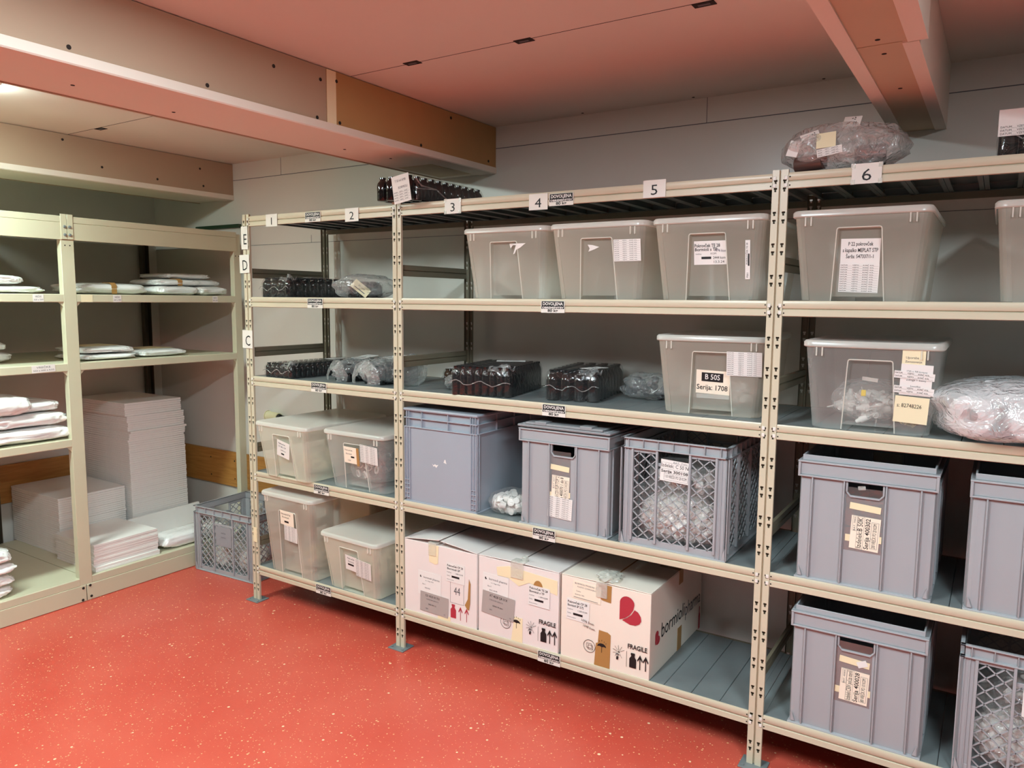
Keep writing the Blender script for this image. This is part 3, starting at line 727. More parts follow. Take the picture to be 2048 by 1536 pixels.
# ------------------------------------------------------------------ milky storage boxes
def rrect(hx, hy, r, n=4):
    out = []
    for cx, cy, a0 in ((hx-r, hy-r, 0), (-hx+r, hy-r, PI/2), (-hx+r, -hy+r, PI), (hx-r, -hy+r, 3*PI/2)):
        out += [(cx + r*math.cos(a0+PI/2*i/n), cy + r*math.sin(a0+PI/2*i/n)) for i in range(n+1)]
    return out
def storage_box(label, x, y, z, H=.282, W=.397, D=.572, rz=0, warm=False, group=None, clr=False):
    t = thing('storage_box', label, 'storage box', (x, y, z), rz, group)
    mt = M['milkyw'] if warm else M['milkyc'] if clr else M['milky']
    bx, by = W/2-.031, D/2-.042; tx, ty = W/2-.008, D/2-.008; HT_ = H-.018; r = .028
    def hx(q): return bx + (tx-bx)*q/HT_
    def hy(q): return by + (ty-by)*q/HT_
    mb = MB(); n = 5; nn = 4*n
    zs = [0, .004, HT_*.5, HT_]
    loops = [rrect(hx(q)-(.004 if q == 0 else 0), hy(q)-(.004 if q == 0 else 0), r, n-1) for q in zs]
    za = H*.80; at, ab = .062, .076; rec = .017; zb = .016; em = []
    for a in range(3):
        for i in range(nn):
            j = (i+1) % nn
            if i in (n-1, 3*n-1): continue       # end faces are built separately
            mb.add([(*loops[a][i], zs[a]), (*loops[a][j], zs[a]), (*loops[a+1][j], zs[a+1]), (*loops[a+1][i], zs[a+1])], [(0,1,2,3)])
    for s in (-1, 1):
        def F(px, q, off=0): return (px, s*(hy(q)-off), q)
        e = lambda q: hx(q)-r
        mb.poly([F(-e(0), 0, .004), F(-ab, 0, .004), F(-ab+.001, .012), F(-at, za), F(at, za), F(ab-.001, .012), F(ab, 0, .004), F(e(0), 0, .004), F(e(HT_), HT_), F(-e(HT_), HT_)])
        mb.poly([F(-ab+.002, zb, rec), F(ab-.002, zb, rec), F(at-.004, za-.004, rec), F(-at+.004, za-.004, rec)])
        for p0, p1, q0, q1 in (((-ab, 0), (-at, za), (-ab+.002, zb), (-at+.004, za-.004)), ((-at, za), (at, za), (-at+.004, za-.004), (at-.004, za-.004)), ((at, za), (ab, 0), (at-.004, za-.004), (ab-.002, zb))):
            mb.poly([F(*p0), F(*p1), F(*q1, rec), F(*q0, rec)])
        mb.poly([F(-ab, zb, rec), F(ab, zb, rec), F(ab, zb, .1), F(-ab, zb, .1)])
        em.append(MB()); q = [F(-ab, .002, -.0005), F(-at-.001, za, -.0005), F(at+.001, za, -.0005), F(ab, .002, -.0005)]
        em[-1].tube([F(-ab, .002, -.0005)] + [F(-at-.001+.006*(1-math.cos(a)), za-.006+.006*math.sin(a), -.0005) for a in (0, PI/4, PI/2)] + [F(at+.001-.006*(1-math.cos(a)), za-.006+.006*math.sin(a), -.0005) for a in (PI/2, PI/4, 0)] + [F(ab, .002, -.0005)], .0019, 6)
    mb.add([(*p, 0) for p in loops[0]], [list(range(nn))])
    mb.build('body', mt, t, angle=50)
    for q in em: q.build('arch_edge', M['milkylid'], t)
    for s in (-1, 1):
        for px in (-.155, -.138, .138, .155):
            mb = MB(); mb.box(px-.0018, px+.0018, min(s*(ty-.002), s*(ty+.0045)), max(s*(ty-.002), s*(ty+.0045)), HT_-.03, HT_-.002)
            mb.build('rib', M['milkylid'], t)
    L = [rrect(W/2-.004, D/2-.004, .03, 4), rrect(W/2, D/2, .033, 4), rrect(W/2, D/2, .033, 4), rrect(W/2-.005, D/2-.005, .03, 4), rrect(W/2-.012, D/2-.012, .025, 4), rrect(W/2-.03, D/2-.03, .02, 4)]
    Z = [HT_-.003, HT_, H-.006, H, H, H-.004]; k = len(L[0]); mb = MB()
    mb.add([(*p, Z[a]) for a in range(6) for p in L[a]], [[a*k+i, a*k+(i+1) % k, (a+1)*k+(i+1) % k, (a+1)*k+i] for a in range(5) for i in range(k)] + [list(range(5*k, 6*k))])
    mb.build('lid', M['milkylid'], t, angle=50)
    slope = math.degrees(math.atan((ty-by)/HT_))
    def X(u, v, off=.0015, tilt=0, rec_=False):
        return T(u, -hy(v)-off+(rec if rec_ else 0), v) @ FRONT @ RX(slope) @ RZ(tilt)
    return t, X
YD = .268
d1, X = storage_box('milky lidded box with torn corner label, leftmost in the top row of boxes', 1.566, YD, LV['D']+.0005)
prints(d1, 'torn_label', X(.03, .205), [('p', [(.0,.012),(.075,.012),(.05,-.004),(.03,-.012),(.022,-.026),(.014,-.03),(.03,.006),(.004,.006)], 'white'), ('p', [(0,.01),(.02,.01),(.004,-.006)], 'white')])
d2, X = storage_box('milky lidded box with torn scrap and record label, second in the top row', 1.975, YD, LV['D']+.0005)
prints(d2, 'torn_label', X(-.02, .19, .0015, 0, True), [('p', [(-.024,.014),(-.004,.012),(.024,.004),(.004,-.004),(-.022,-.012),(-.016,0)], 'white')])
paper(d2, 'record_label', X(.122, .178), .105, .078, 'white', rows(.105, .076, 10))
d3, X = storage_box('milky lidded box labelled Pokrovček TE 28, beside the rack post', 2.39, YD, LV['D']+.0005)
paper(d3, 'paper_label', X(.005, .162, .0015, 0, True), .112, .08, 'white', [('t', -.01, .024, .016, 'Pokrovček TE 28', 'black', {'w': .088, 'b': .015}), ('t', -.014, .011, .015, 'Bormioli s TP', 'black', {'w': .078, 'b': .015}), ('t', .036, .007, .013, '1896 kom', 'blueink', {'rot': -4, 'w': .04}),
    ('t', .012, -.003, .009, 'KOM', 'ink', {}), ('r', -.03, -.021, .004, -.013, 'black'), ('t', .032, -.017, .013, '2444 kom', 'black', {'w': .042}), ('t', -.04, -.004, .006, 'Količina', 'ink', {}), ('t', .03, -.031, .012, '13.3.24', 'black', {'w': .036})])
paper(d3, 'side_label', X(.137, .135), .016, .128, 'white', [('t', -.002, .02, .008, 'POKROVČEK TE 28', 'black', {'rot': 90, 'w': .07}), ('r', .001, -.02, .006, .02, 'black'), ('t', 0, -.05, .009, 'P001', 'black', {'rot': 90})])
d4, X = storage_box('milky lidded box labelled P 22 pokrovček, on the shelf under sign 6', 2.862, YD, LV['D']+.0005)
paper(d4, 'paper_label', X(.003, .15, .0015, -1, True), .112, .085, 'white', [('t', 0, .026, .016, 'P 22 pokrovček', 'black', {'w': .07, 'b': .01}), ('t', 0, .007, .017, 's kapalko MEPLAT STP', 'black', {'w': .1, 'b': .01}), ('t', 0, -.012, .016, 'Šarža: 547337/1-1', 'black', {'w': .078, 'b': .01})])
paper(d4, 'record_label', X(.001, .072, .003, -2, True), .113, .088, 'white', rows(.113, .086, 12))
d5, X = storage_box('milky lidded box cut off by the right picture edge, under sign 6', 3.405, YD, LV['D']+.0005)
c1, X = storage_box('milky lidded box labelled B 50S Serija 1708, right of the clear bag', 2.375, .322, LV['C']+.0005, rz=.09)
paper(c1, 'paper_label', X(.005, .117, .0015, -2, True), .118, .085, 'pink', [('r', -.04, .002, .036, .034, 'black'), ('t', -.002, .018, .027, 'B 50S', 'white', {'w': .052, 'b': .01}), ('t', -.002, -.02, .026, 'Serija: 1708', 'black', {'w': .108, 'b': .01})])
paper(c1, 'record_label', X(.115, .188, .003), .118, .084, 'white', rows(.118, .082, 12))
paper(c1, 'tape', X(.005, .066, .0012, 0, True), .115, .016, 'cleart')
c2, X = storage_box('milky lidded box with bagged droppers inside and handwritten notes taped to it', 2.91, .272, LV['C']+.0005, rz=.015, clr=True)
paper(c2, 'note', X(.118, .225, .002, -1), .062, .075, 'cream', [('t', -.004, .014, .01, 'Uporaba', 'ink', {}), ('t', 0, .002, .009, 'Zavezovanje', 'ink', {})])
paper(c2, 'note', X(.127, .172, .003, -2), .085, .095, 'white', [('t', 0, .025, .009, '120 x 50 kosov', 'ink', {}), ('t', 0, 0, .009, 'Zaloga 1 zaboj', 'ink', {}), ('t', 0, -.02, .009, 'kapalke', 'ink', {})])
for v in (.185, .14): paper(c2, 'record_label', X(.122, v, .005, -4), .108, .022, 'white', rows(.108, .02, 2))
paper(c2, 'sticky_note', X(.118, .08, .004, -3), .092, .082, 'cream', [('t', -.006, .012, .017, 's: 82748226', 'black', {'w': .066})])
paper(c2, 'tape', X(.0, .165, .0014, -6, True), .045, .012, 'cleart')

b1_, X = storage_box('milky box on the second lowest shelf, left of its row, white tilted label', .288, .222, LV['B']+.0005, warm=True, rz=-.03)
paper(b1_, 'paper_label', X(.01, .155, .004, -12), .092, .085, 'white', [('t', -.01, .026, .012, 'Pokrovček', 'blueink', {'w': .05}), ('t', -.008, .01, .012, 'CP 28 x TP', 'blueink', {'w': .056}), ('t', 0, -.008, .01, '1440 kom', 'ink', {}), ('r', -.014, -.03, .008, -.022, 'black')])
b2_, X = storage_box('milky box holding dark stuff and white rings, second lowest shelf beside the rack post', .735, .262, LV['B']+.0005, clr=True)
paper(b2_, 'paper_label', X(-.02, .17, .003, -2), .088, .08, 'pink', [('t', -.012, .024, .011, 'Pokrovček', 'ink', {}), ('t', -.012, .006, .011, 'Bormioli', 'ink', {}), ('r', .0, -.012, .022, -.004, 'black'), ('t', -.012, -.026, .01, '1200', 'ink', {})])
paper(b2_, 'tape', X(.026, .166, .005, -3), .016, .088, 'kraft')
paper(b2_, 'record_label', X(.097, .185, .004, -4), .108, .086, 'white', rows(.108, .084, 10))
a1_, X = storage_box('tall milky box with two labels down its front, lowest shelf', .288, .245, LV['A']+.0005, H=.425, rz=-.02)
paper(a1_, 'paper_label', X(.0, .305, .003, -3), .1, .075, 'pink', [('t', -.008, .02, .012, 'Pokrovček CP 28', 'black', {'w': .07}), ('t', -.01, .004, .012, 'Bormioli', 'black', {'w': .05}), ('r', -.02, -.024, .012, -.014, 'black')])
paper(a1_, 'record_label', X(.018, .225, .003, -4), .095, .08, 'white', rows(.095, .078, 10))
a2_, X = storage_box('milky box with cream bagged filling, lowest shelf beside the rack post', .715, .25, LV['A']+.0005, warm=True, rz=-.04)
paper(a2_, 'paper_label', X(.012, .155, .003, -4), .076, .075, 'white', [('t', 0, .024, .011, 'Pokrovček', 'black', {}), ('t', 0, .008, .011, 'Bormioli', 'ink', {}), ('r', -.022, -.012, .018, -.003, 'black')])
paper(a2_, 'record_label', X(.093, .14, .004, -5), .1, .088, 'white', rows(.1, .086, 10))
# fillings
bag('filled_bag', 'cream bag of caps inside the milky box with the tilted label', 'bag', (.30, .23, LV['B']+.018), .13, .19, .055, 61, 'film', (120, .013, 'beige', 1.1), p=3)
t = thing('carton', 'beige cardboard piece standing at the rear inside the milky box with the tilted label', 'box', (.33, .40, LV['B']+.018)); mb = MB(); mb.box(-.11, .11, -.02, .05, 0, .19); mb.build('panel', M['beige'], t, bevel=.003)
t = bag('bag_of_rings', 'dark bag with white rings inside the milky box beside the rack post', 'bag', (.74, .255, LV['B']+.018), .135, .205, .085, 62, 'film', None, p=3.2)
M['darkstuff'] = mat('dark_plastic_pieces', rgb(70, 62, 66), .4)
o = caps_mb(150, .115, .18, .08, .016, 63, 0, True, 1.4).build('pieces', M['darkstuff'], t); o['kind'] = 'stuff'
for i in range(9):
    mb = MB(); R_ = random.Random(i+5); r = .018
    mb.lathe([(r-.003, -.004), (r, -.004), (r, .004), (r-.003, .004), (r-.003, -.004)], 18, 0, T(R_.uniform(-.09, .12), -.205+R_.uniform(0, .01), R_.uniform(.04, .13)) @ RX(90+R_.uniform(-25, 25)) @ RY(R_.uniform(-25, 25)))
    mb.build('ring', M['caps'], t)
bag('filled_bag', 'pale bag lying in the bottom of the tall milky box', 'bag', (.29, .25, LV['A']+.018), .125, .19, .05, 64, 'film', (70, .014, 'beige', 1.2), p=3)
t = thing('carton', 'beige cardboard piece at the rear inside the tall milky box', 'box', (.33, .42, LV['A']+.018)); mb = MB(); mb.box(-.11, .11, -.02, .03, 0, .34); mb.build('panel', M['beige'], t, bevel=.003)
bag('filled_bag', 'cream bag filling the milky box beside the rack post on the lowest shelf', 'bag', (.72, .25, LV['A']+.018), .145, .215, .112, 65, 'film', (260, .014, 'beige', 1.1), p=3.4)
t = bag('filled_bag', 'cloudy clear bag in the B 50S box', 'bag', (2.45, .24, LV['C']+.018), .08, .12, .06, 66, 'film', (30, .014, 'caps', 1), p=2.4)
t = bag('bag_of_droppers', 'clear bag of white droppers with a yellow tag, inside the note-covered box', 'bag', (2.895, .19, LV['C']+.018), .112, .135, .066, 67, 'film', None, p=2.5)
R_ = random.Random(3)
for i in range(46):
    a = R_.uniform(0, 2*PI); rr = R_.uniform(.3, 1)**.5
    c = Vector((rr*.092*math.cos(a), -.03 + rr*.095*math.sin(a), R_.uniform(.014, .10)*(1.25-rr*.55)))
    u = Vector((R_.gauss(0,1), R_.gauss(0,1), R_.gauss(0,.4))).normalized()
    mb = MB(); mb.cyl(c-u*.018, c+u*.006, .011, .011, 10); mb.cyl(c+u*.006, c+u*.02, .008, .006, 10); mb.cyl(c-u*.018, c-u*.05, .003, .002, 6)
    mb.build('dropper', M['caps'], t)
mb = MB(); mb.box(-.007, .007, -.15, -.146, .092, .112); mb.build('tag', M['yellow'], t, bevel=.002)
bag('filled_bag', 'small pale bag in the front right corner of the note-covered box', 'bag', (3.025, .12, LV['C']+.018), .032, .05, .022, 68, 'film', (16, .009, 'beige', 1.6), p=2.4)

# ------------------------------------------------------------------ bottle packs
def bottle_prof(r, h): return [(0, 0), (r*.9, 0), (r, r*.12), (r, h*.66), (r*.93, h*.74), (r*.68, h*.83), (r*.5, h*.87), (r*.5, h*.93), (r*.58, h*.94), (r*.58, h), (0, h)]
def bottle_pack(label, x, y, z, nx, ny, r, h, rz=0, group=None, mt='bottle', flap=True, lab=None, wrap=True, name='bottle_pack', clear_row=0):
    t = thing(name, label, 'bottles', (x, y, z), rz, group)
    proto = None; p = 2*r+.0008
    for i in range(nx):
        for j in range(ny):
            if proto is None:
                mb = MB(); mb.lathe(bottle_prof(r, h), 14); proto = o = mb.build('bottle', M[mt], t, angle=60)
            else: o = proto.copy(); COL.objects.link(o)
            o.location = ((i-(nx-1)/2)*p, (j-(ny-1)/2)*p, .001)
    W, D = nx*p/2+.002, ny*p/2+.002
    if wrap:
        mb = MB(); n = 24
        ya = -D + clear_row*p
        L = rrect(W, (D-ya)/2, r*.9, 4); k = len(L); cy = (D+ya)/2
        def lp(s, z_, w): return [(q[0]*s*(1+w*noise.noise(Vector((q[0]*40, q[1]*40, z_*30+x)))), cy+q[1]*s*(1+w*noise.noise(Vector((q[1]*40, q[0]*40, z_*30+x)))), z_) for q in L]
        lv = [(1.0, .0008, .0), (1.01, h*.3, .012), (1.005, h*.5, .015), (1.01, h*.72, .012), (.97, h*.93, .01), (.9, h+.003, 0)]
        vs = [v for s, zz, w in lv for v in lp(s, zz, w)]
        mb.add(vs, [[a*k+i, a*k+(i+1) % k, (a+1)*k+(i+1) % k, (a+1)*k+i] for a in range(5) for i in range(k)] + [list(range(5*k, 6*k))])
        mb.build('plastic_wrap', M['wrap'], t, angle=70)
        # welded seam of the wrap and a loose flap
        mb = MB(); R_ = random.Random(int(x*1000)); pts = []
        for i in range(18):
            q = -W*1.01 + 2*W*1.01*i/17; pts.append((q, -D*1.015-.002+clear_row*p, h*.45 + .01*math.sin(i*.9) + R_.uniform(-.003, .003)))
        mb.tube(pts, .0016, 6); mb.build('wrap_seam', M['film'], t)
    if flap:
        mb = MB(); n = 9; R_ = random.Random(int(x*777)); g = []
        for i in range(n):
            for j in range(5):
                g.append((W*(.25+.75*i/(n-1)) , -D*.98 + .05*j/4 + .006*R_.uniform(-1, 1), h + .004 + .02*math.sin(i*1.1+j)*(i/(n-1)) - .02*(j == 0)))
        mb.add(g, [[i*5+j, (i+1)*5+j, (i+1)*5+j+1, i*5+j+1] for i in range(n-1) for j in range(4)]); mb.build('wrap_flap', M['film'], t, angle=80)
    if lab:
        u, v, w, h2, rot = lab
        paper(t, 'paper_label', T(u, v, h+.006) @ RZ(rot), w, h2, 'white', [('t', 0, h2*.1, h2*.3, 'ŠARŽA', 'ink', {}), ('r', -w*.3, -h2*.3, w*.3, -h2*.22, 'ink')])
    return t
zD, zC, zE = LV['D']+.0005, LV['C']+.0005, LV['E']+.0005
bottle_pack('shrink-wrapped pack of dark bottles, leftmost on the shelf beside sign D', .165, .27, zD, 4, 9, .0262, .098, 0, lab=(.04, .0, .12, .06, 90))
t = bottle_pack('bagged bundle of dark bottles with paper tag, second on the sign D shelf', .70, .12, zD, 3, 3, .023, .075, .5, lab=None, flap=False)
lump_mb(.145, .085, .055, 71, .2, 2.4, .06, 2.2).build('bag_film', M['film'], t, angle=80)
paper(t, 'paper_label', T(.0, -.078, .045) @ FRONT @ RZ(-38) @ RX(-25), .09, .045, 'cream', [('t', 0, .006, .014, '80 kos', 'ink', {}), ('r', -.03, -.012, .03, -.008, 'ink')])
bottle_pack('flat shrink-wrapped pack of small dark bottles, leftmost on the shelf beside sign C', .195, .275, zC, 6, 15, .0168, .072, -.03, lab=(.02, .12, .12, .07, 95))
def bagged(label, x, y, z, nx, ny, r, h, rz, seed, rx, ry, rzz, lab):
    t = bottle_pack(label, x, y, z, nx, ny, r, h, rz, flap=False, wrap=False, name='bottle_bag')
    lump_mb(rx, ry, rzz, seed, .16, 2.6, .07, 2.4).build('bag_film', M['film'], t, angle=80)
    mb = MB(); R_ = random.Random(seed); n = 12; g = []
    for i in range(n):
        for j in range(6):
            a = PI*i/(n-1); q = j/5
            g.append((rx*math.cos(a)*(1-.55*q)+R_.uniform(-.004,.004), -ry*.95-.03*q+R_.uniform(-.006,.006), .004+rzz*1.85*math.sin(a)*(1-.5*q)+R_.uniform(0,.006)))
    mb.add(g, [[i*6+j, (i+1)*6+j, (i+1)*6+j+1, i*6+j+1] for i in range(n-1) for j in range(5)]); mb.build('bag_mouth', M['film'], t, angle=80)
    if lab: paper(t, 'paper_label', T(0, .02, rzz*2.0+.003) @ RX(6), .085, .11, 'white', [('t', 0, .02, .02, '50 ml', 'ink', {}), ('r', -.03, -.02, .03, -.016, 'ink')])
    return t
bagged('clear plastic bag round dark bottles, second on the shelf beside sign C', .575, .22, zC, 3, 7, .0185, .085, -.1, 81, .075, .165, .055, True)
bagged('crumpled clear bag round dark bottles, third on the shelf beside sign C', .79, .2, zC, 3, 6, .021, .095, -.1, 82, .1, .17, .06, True)
bag('plastic_bag', 'crumpled clear empty bag leaning behind the rack post, shelf beside sign C', 'bag', (.945, .16, zC), .05, .1, .068, 83, 'film', None, p=2.2, amp=.25, fine=.08)
bottle_pack('low pack of amber bottles under a white label, left end of wide shelf', 1.13, .37, zC, 5, 6, .0165, .075, 0, mt='amber', flap=False, lab=(0, -.03, .15, .13, 0))
bag('plastic_bag', 'small clear bag of dark bits tucked beside the big bottle pack', 'bag', (1.235, .17, zC), .06, .09, .038, 84, 'film', (30, .014, 'darkstuff', 1.4), p=2.3, amp=.2, fine=.07)
bottle_pack('big shrink-wrapped pack of dark bottles on the wide middle shelf', 1.40, .215, zC, 8, 12, .0165, .122, .2, lab=(.02, .1, .13, .07, 20))
bottle_pack('shrink-wrapped pack of fat dark bottles on the wide middle shelf, nearer the B 50S box', 1.782, .315, zC, 4, 8, .0275, .122, .2, lab=(.06, -.1, .06, .11, -25))
bag('plastic_bag', 'limp clear bag with a few dark pieces, lying against the B 50S box', 'bag', (2.05, .38, zC), .12, .1, .052, 85, 'film', (14, .016, 'darkstuff', 1.5), p=2.2, amp=.22, fine=.08)
t = bottle_pack('pack of dark bottles on top of the rack, paper note hanging from its wrap', 1.035, .21, zE+.012, 4, 11, .0243, .098, .0, flap=False, clear_row=1)
paper(t, 'paper_note', T(.055, -.275, .042) @ FRONT @ RZ(9), .095, .115, 'white', [('t', 0, .035, .014, 'T 50 ml AMB', 'ink', {'w': .06}), ('t', .01, .006, .014, 'BORMIOLI', 'ink', {'w': .05})] + [('t', 0, -.012-.011*i, .008, 'DATUM___VZETO___KONČ.___', 'black', {'w': .085}) for i in range(4)])
mb = MB(); mb.tube([(.1, -.25, .1), (.103, -.2, .06), (.103, -.1, .055), (.103, -.02, .02)], .003); mb.tube([(.103, -.24, .045), (.103, -.1, .055)], .002); mb.build('wrap_string', M['film'], t)
t = bottle_pack('dark bottle pack topping the rack at the right picture edge', 3.30, .13, zE+.004, 4, 4, .0243, .12, 0, flap=False)
paper(t, 'paper_note', T(-.03, -.107, .088) @ FRONT, .14, .072, 'white', [('t', 0, -.012-.009*i, .008, 'DATUM___VZETO___KONČ. KOL.___', 'black', {'w': .13}) for i in range(3)])

# clear bag above sign 6
t = bag('plastic_bag', 'crumpled clear bag of papers on top of the rack above sign 6', 'bag', (2.79, .11, zE), .172, .12, .074, 91, 'bagfilm', None, p=2.6, amp=.22, fine=.06)
def recycle(u, v, s): return [('p', [(u+s*(math.cos(a)*.6), v+s*(math.sin(a)*.6)), (u+s*math.cos(a+.9), v+s*math.sin(a+.9)), (u+s*math.cos(a+1.5), v+s*math.sin(a+1.5)), (u+s*.5*math.cos(a+1.2), v+s*.5*math.sin(a+1.2))], 'black') for a in (0, 2*PI/3, 4*PI/3)]
paper(t, 'note', T(-.035, -.122, .088) @ FRONT @ RX(-18) @ RZ(4), .056, .05, 'cream')
paper(t, 'record_label', T(-.022, -.132, .052) @ FRONT @ RX(-8) @ RZ(9), .072, .024, 'white', rows(.07, .022, 3))
paper(t, 'printed_film', T(.03, -.082, .143) @ FRONT @ RX(-42) @ RZ(-3), .05, .05, 'white', recycle(.004, .014, .007) + [('r', .004, -.018, .007, 0, 'ink'), ('r', .011, -.018, .013, 0, 'ink')])
paper(t, 'printed_film', T(-.085, -.113, .108) @ FRONT @ RX(-35) @ RZ(20), .055, .026, 'white', recycle(.012, 0, .007))
paper(t, 'paper_scrap', T(-.135, -.098, .075) @ FRONT @ RX(-10) @ RZ(-15), .034, .05, 'white')
M['brownb'] = mat('brown_bottle_piece', rgb(88, 62, 56), .3)
mb = MB(); mb.cyl((-.13, -.06, .028), (-.045, -.085, .032), .026, .024, 14); mb.build('brown_piece', M['brownb'], t)
mb = MB(); mb.cyl((.04, -.05, .04), (.12, -.03, .045), .036, .033, 14); mb.build('brown_piece', M['brownb'], t)

# ivory fitting on the back wall, behind the box lid
t = thing('wall_fitting', 'small ivory round fitting with a black tip behind the milky box lid', 'fitting', (-.56, YW-.03, .868))
mb = MB(); mb.cyl((-.03, 0, 0), (.07, 0, -.004), .03, .028, 18); mb.cyl((-.034, 0, 0), (-.03, 0, 0), .034, .034, 18); mb.build('body', M['ivory'], t, bevel=.003)
mb = MB(); mb.tube([(-.036, -.018*math.cos(a*.5)*(1-a/16), .018*math.sin(a*.5)*(1-a/16)) for a in range(0, 14)], .004, 6); mb.build('cord', M['ivory'], t)
mb = MB(); mb.cyl((.07, 0, -.004), (.085, 0, -.005), .024, .02, 14); mb.cyl((.085, 0, -.005), (.12, 0, -.007), .014, .013, 12)
for i in range(4): mb.cyl((.09+i*.008, 0, -.005), (.093+i*.008, 0, -.005), .0165, n=12)
mb.build('tip', M['black'], t)['label'] = 'black tip'

# ------------------------------------------------------------------ cartons
def heart(u, v, s, mk='red'):
    out = []
    a = [(-.5, -.62)] + [(-.5, .1)] + [(-.5+.38+.38*math.cos(t_), .25+.36*math.sin(t_)) for t_ in [PI*.95-PI*.95*i/9 for i in range(10)]] + [(.2, -.02), (.02, -.3), (-.22, -.5)]
    b = [(-.36, -.62), (-.1, -.45), (.12, -.25), (.28, .02), (.46, -.06), (.6, -.25), (.63, -.45), (.55, -.62), (.35, -.74), (.05, -.76)]
    return [('p', [(u+p[0]*s, v+p[1]*s) for p in a], mk), ('p', [(u+p[0]*s, v+p[1]*s) for p in b], mk)]
def arrow(u, v, h, mk='black', w=.004):
    return [('r', u-w/2, v-h/2, u+w/2, v+h/2-.006, mk, .0007), ('p', [(u-.011, v+h/2-.022), (u, v+h/2), (u+.011, v+h/2-.022), (u+.009, v+h/2-.028), (u, v+h/2-.012), (u-.009, v+h/2-.028)], mk)]
def vial(u, v, h, mk='black'):
    w = h*.24
    return [('p', [(u-w, v-h/2), (u+w, v-h/2), (u+w, v+h*.1), (u+w*.5, v+h*.27), (u+w*.5, v+h*.34), (u+w*.6, v+h*.36), (u+w*.6, v+h*.5), (u-w*.6, v+h*.5), (u-w*.6, v+h*.36), (u-w*.5, v+h*.34), (u-w*.5, v+h*.27), (u-w, v+h*.1)], mk)]
def umbrella(u, v, s):
    o = [('p', [(u-s, v)] + [(u-s*math.cos(a), v+s*.75*math.sin(a)) for a in [PI*i/10 for i in range(1, 10)]] + [(u+s, v), (u+s*.55, v+s*.12), (u, v), (u-s*.55, v+s*.12)], 'black'), ('r', u-.001, v-s*1.2, u+.001, v+.002, 'black', .0007)]
    return o + [('r', u+dx-.0008, v+s*dy, u+dx+.0008, v+s*dy+.006, 'black', .0007) for dx, dy in ((-.01, 1.0), (.0, 1.2), (.01, 1.0), (.018, .75))]
def sunsym(u, v, s):
    o = [('o', u, v, .002, .004, 'black')]
    for i in range(9):
        a = PI*.15 + i*PI*.19
        dx, dy = math.cos(a), math.sin(a); nx, ny = -dy*.0006, dx*.0006
        o.append(('p', [(u+dx*.007+nx, v+dy*.007+ny), (u+dx*.007-nx, v+dy*.007-ny), (u+dx*s-nx, v+dy*s-ny), (u+dx*s+nx, v+dy*s+ny)], 'black'))
    return o + vial(u-.006, v-.024, .016) + [('p', [(u-.016, v-.012), (u-.006, v-.006), (u+.004, v-.012)], 'ink')]
def nofold(u, v, r): return [('o', u, v, r*.93, r, 'black'), ('f', u-r*.5, v-r*.3, u+r*.4, v+r*.45, .0014, 'black'), ('f', u-r*.25, v-r*.5, u+r*.6, v+r*.2, .0014, 'black')]
def fragile(t, X, ox):
    prints(t, 'fragile_lettering', X, [('t', ox+.115, -.052, .026, 'FRAGILE', 'black', {'w': .078, 'b': .02})])
    prints(t, 'bottle_print', X, vial(ox+.098, -.104, .058)); prints(t, 'line_print', X, [('r', ox+.072, -.135, ox+.0732, -.073, 'black', .0007)])
    for u in (.127, .150): prints(t, 'arrow_print', X, arrow(ox+u, -.104, .058))
    prints(t, 'folding_print', X, nofold(ox-.085, -.095, .026)); prints(t, 'umbrella_print', X, umbrella(ox-.032, -.085, .019)); prints(t, 'sun_print', X, sunsym(ox+.04, -.085, .026))
def carton(label, x0, x1, mt, opened, rz=0, H=.333, D=.572):
    W = x1-x0
    t = thing('cardboard_box', label, 'box', ((x0+x1)/2, D/2+.002, LV['A']+.0005), rz)
    h, d = W/2, D/2
    mb = MB(); mb.box(-h, h, -d, -d+.004, 0, H); mb.box(-h, h, d-.004, d, 0, H); mb.box(-h, -h+.004, -d+.004, d-.004, 0, H); mb.box(h-.004, h, -d+.004, d-.004, 0, H); mb.box(-h+.004, h-.004, -d+.004, d-.004, 0, .004)
    mb.build('body', M[mt], t, bevel=.0015)
    for s in (-1, 1):
        a = opened[0 if s < 0 else 1]     # lift of the inner edge
        mb = MB(); e = -s*.004
        xs = [s*h, s*h*.5, s*.004]; zz = [H+.001, H+.001+a*.55, H+.001+a]
        pts = [(xs[i], zz[i]) for i in range(3)] + [(xs[i], zz[i]+.0035) for i in (2, 1, 0)]
        mb.prism(pts, 'y', -d, d); mb.build('flap', M[mt], t, bevel=.001)
    mb = MB(); mb.box(-h+.006, h-.006, -d+.006, -d+.16, H-.006, H-.003); mb.build('inner_flap', M[mt], t)
    mb = MB(); mb.box(-h+.006, h-.006, d-.16, d-.006, H-.006, H-.003); mb.build('inner_flap', M[mt], t)
    return t, T(0, -d-.0004, H/2) @ FRONT, H
def stick(t, X, pts, mk, name='tape'):
    mb = MB(); mb.add([(p[0], p[1], .0012) for p in pts] + [(p[0], p[1], 0) for p in pts], [list(range(len(pts)))] + [[i, (i+1) % len(pts), len(pts)+(i+1) % len(pts), len(pts)+i] for i in range(len(pts))], 0, X)
    return mb.build(name, M[mk], t, smooth=False)
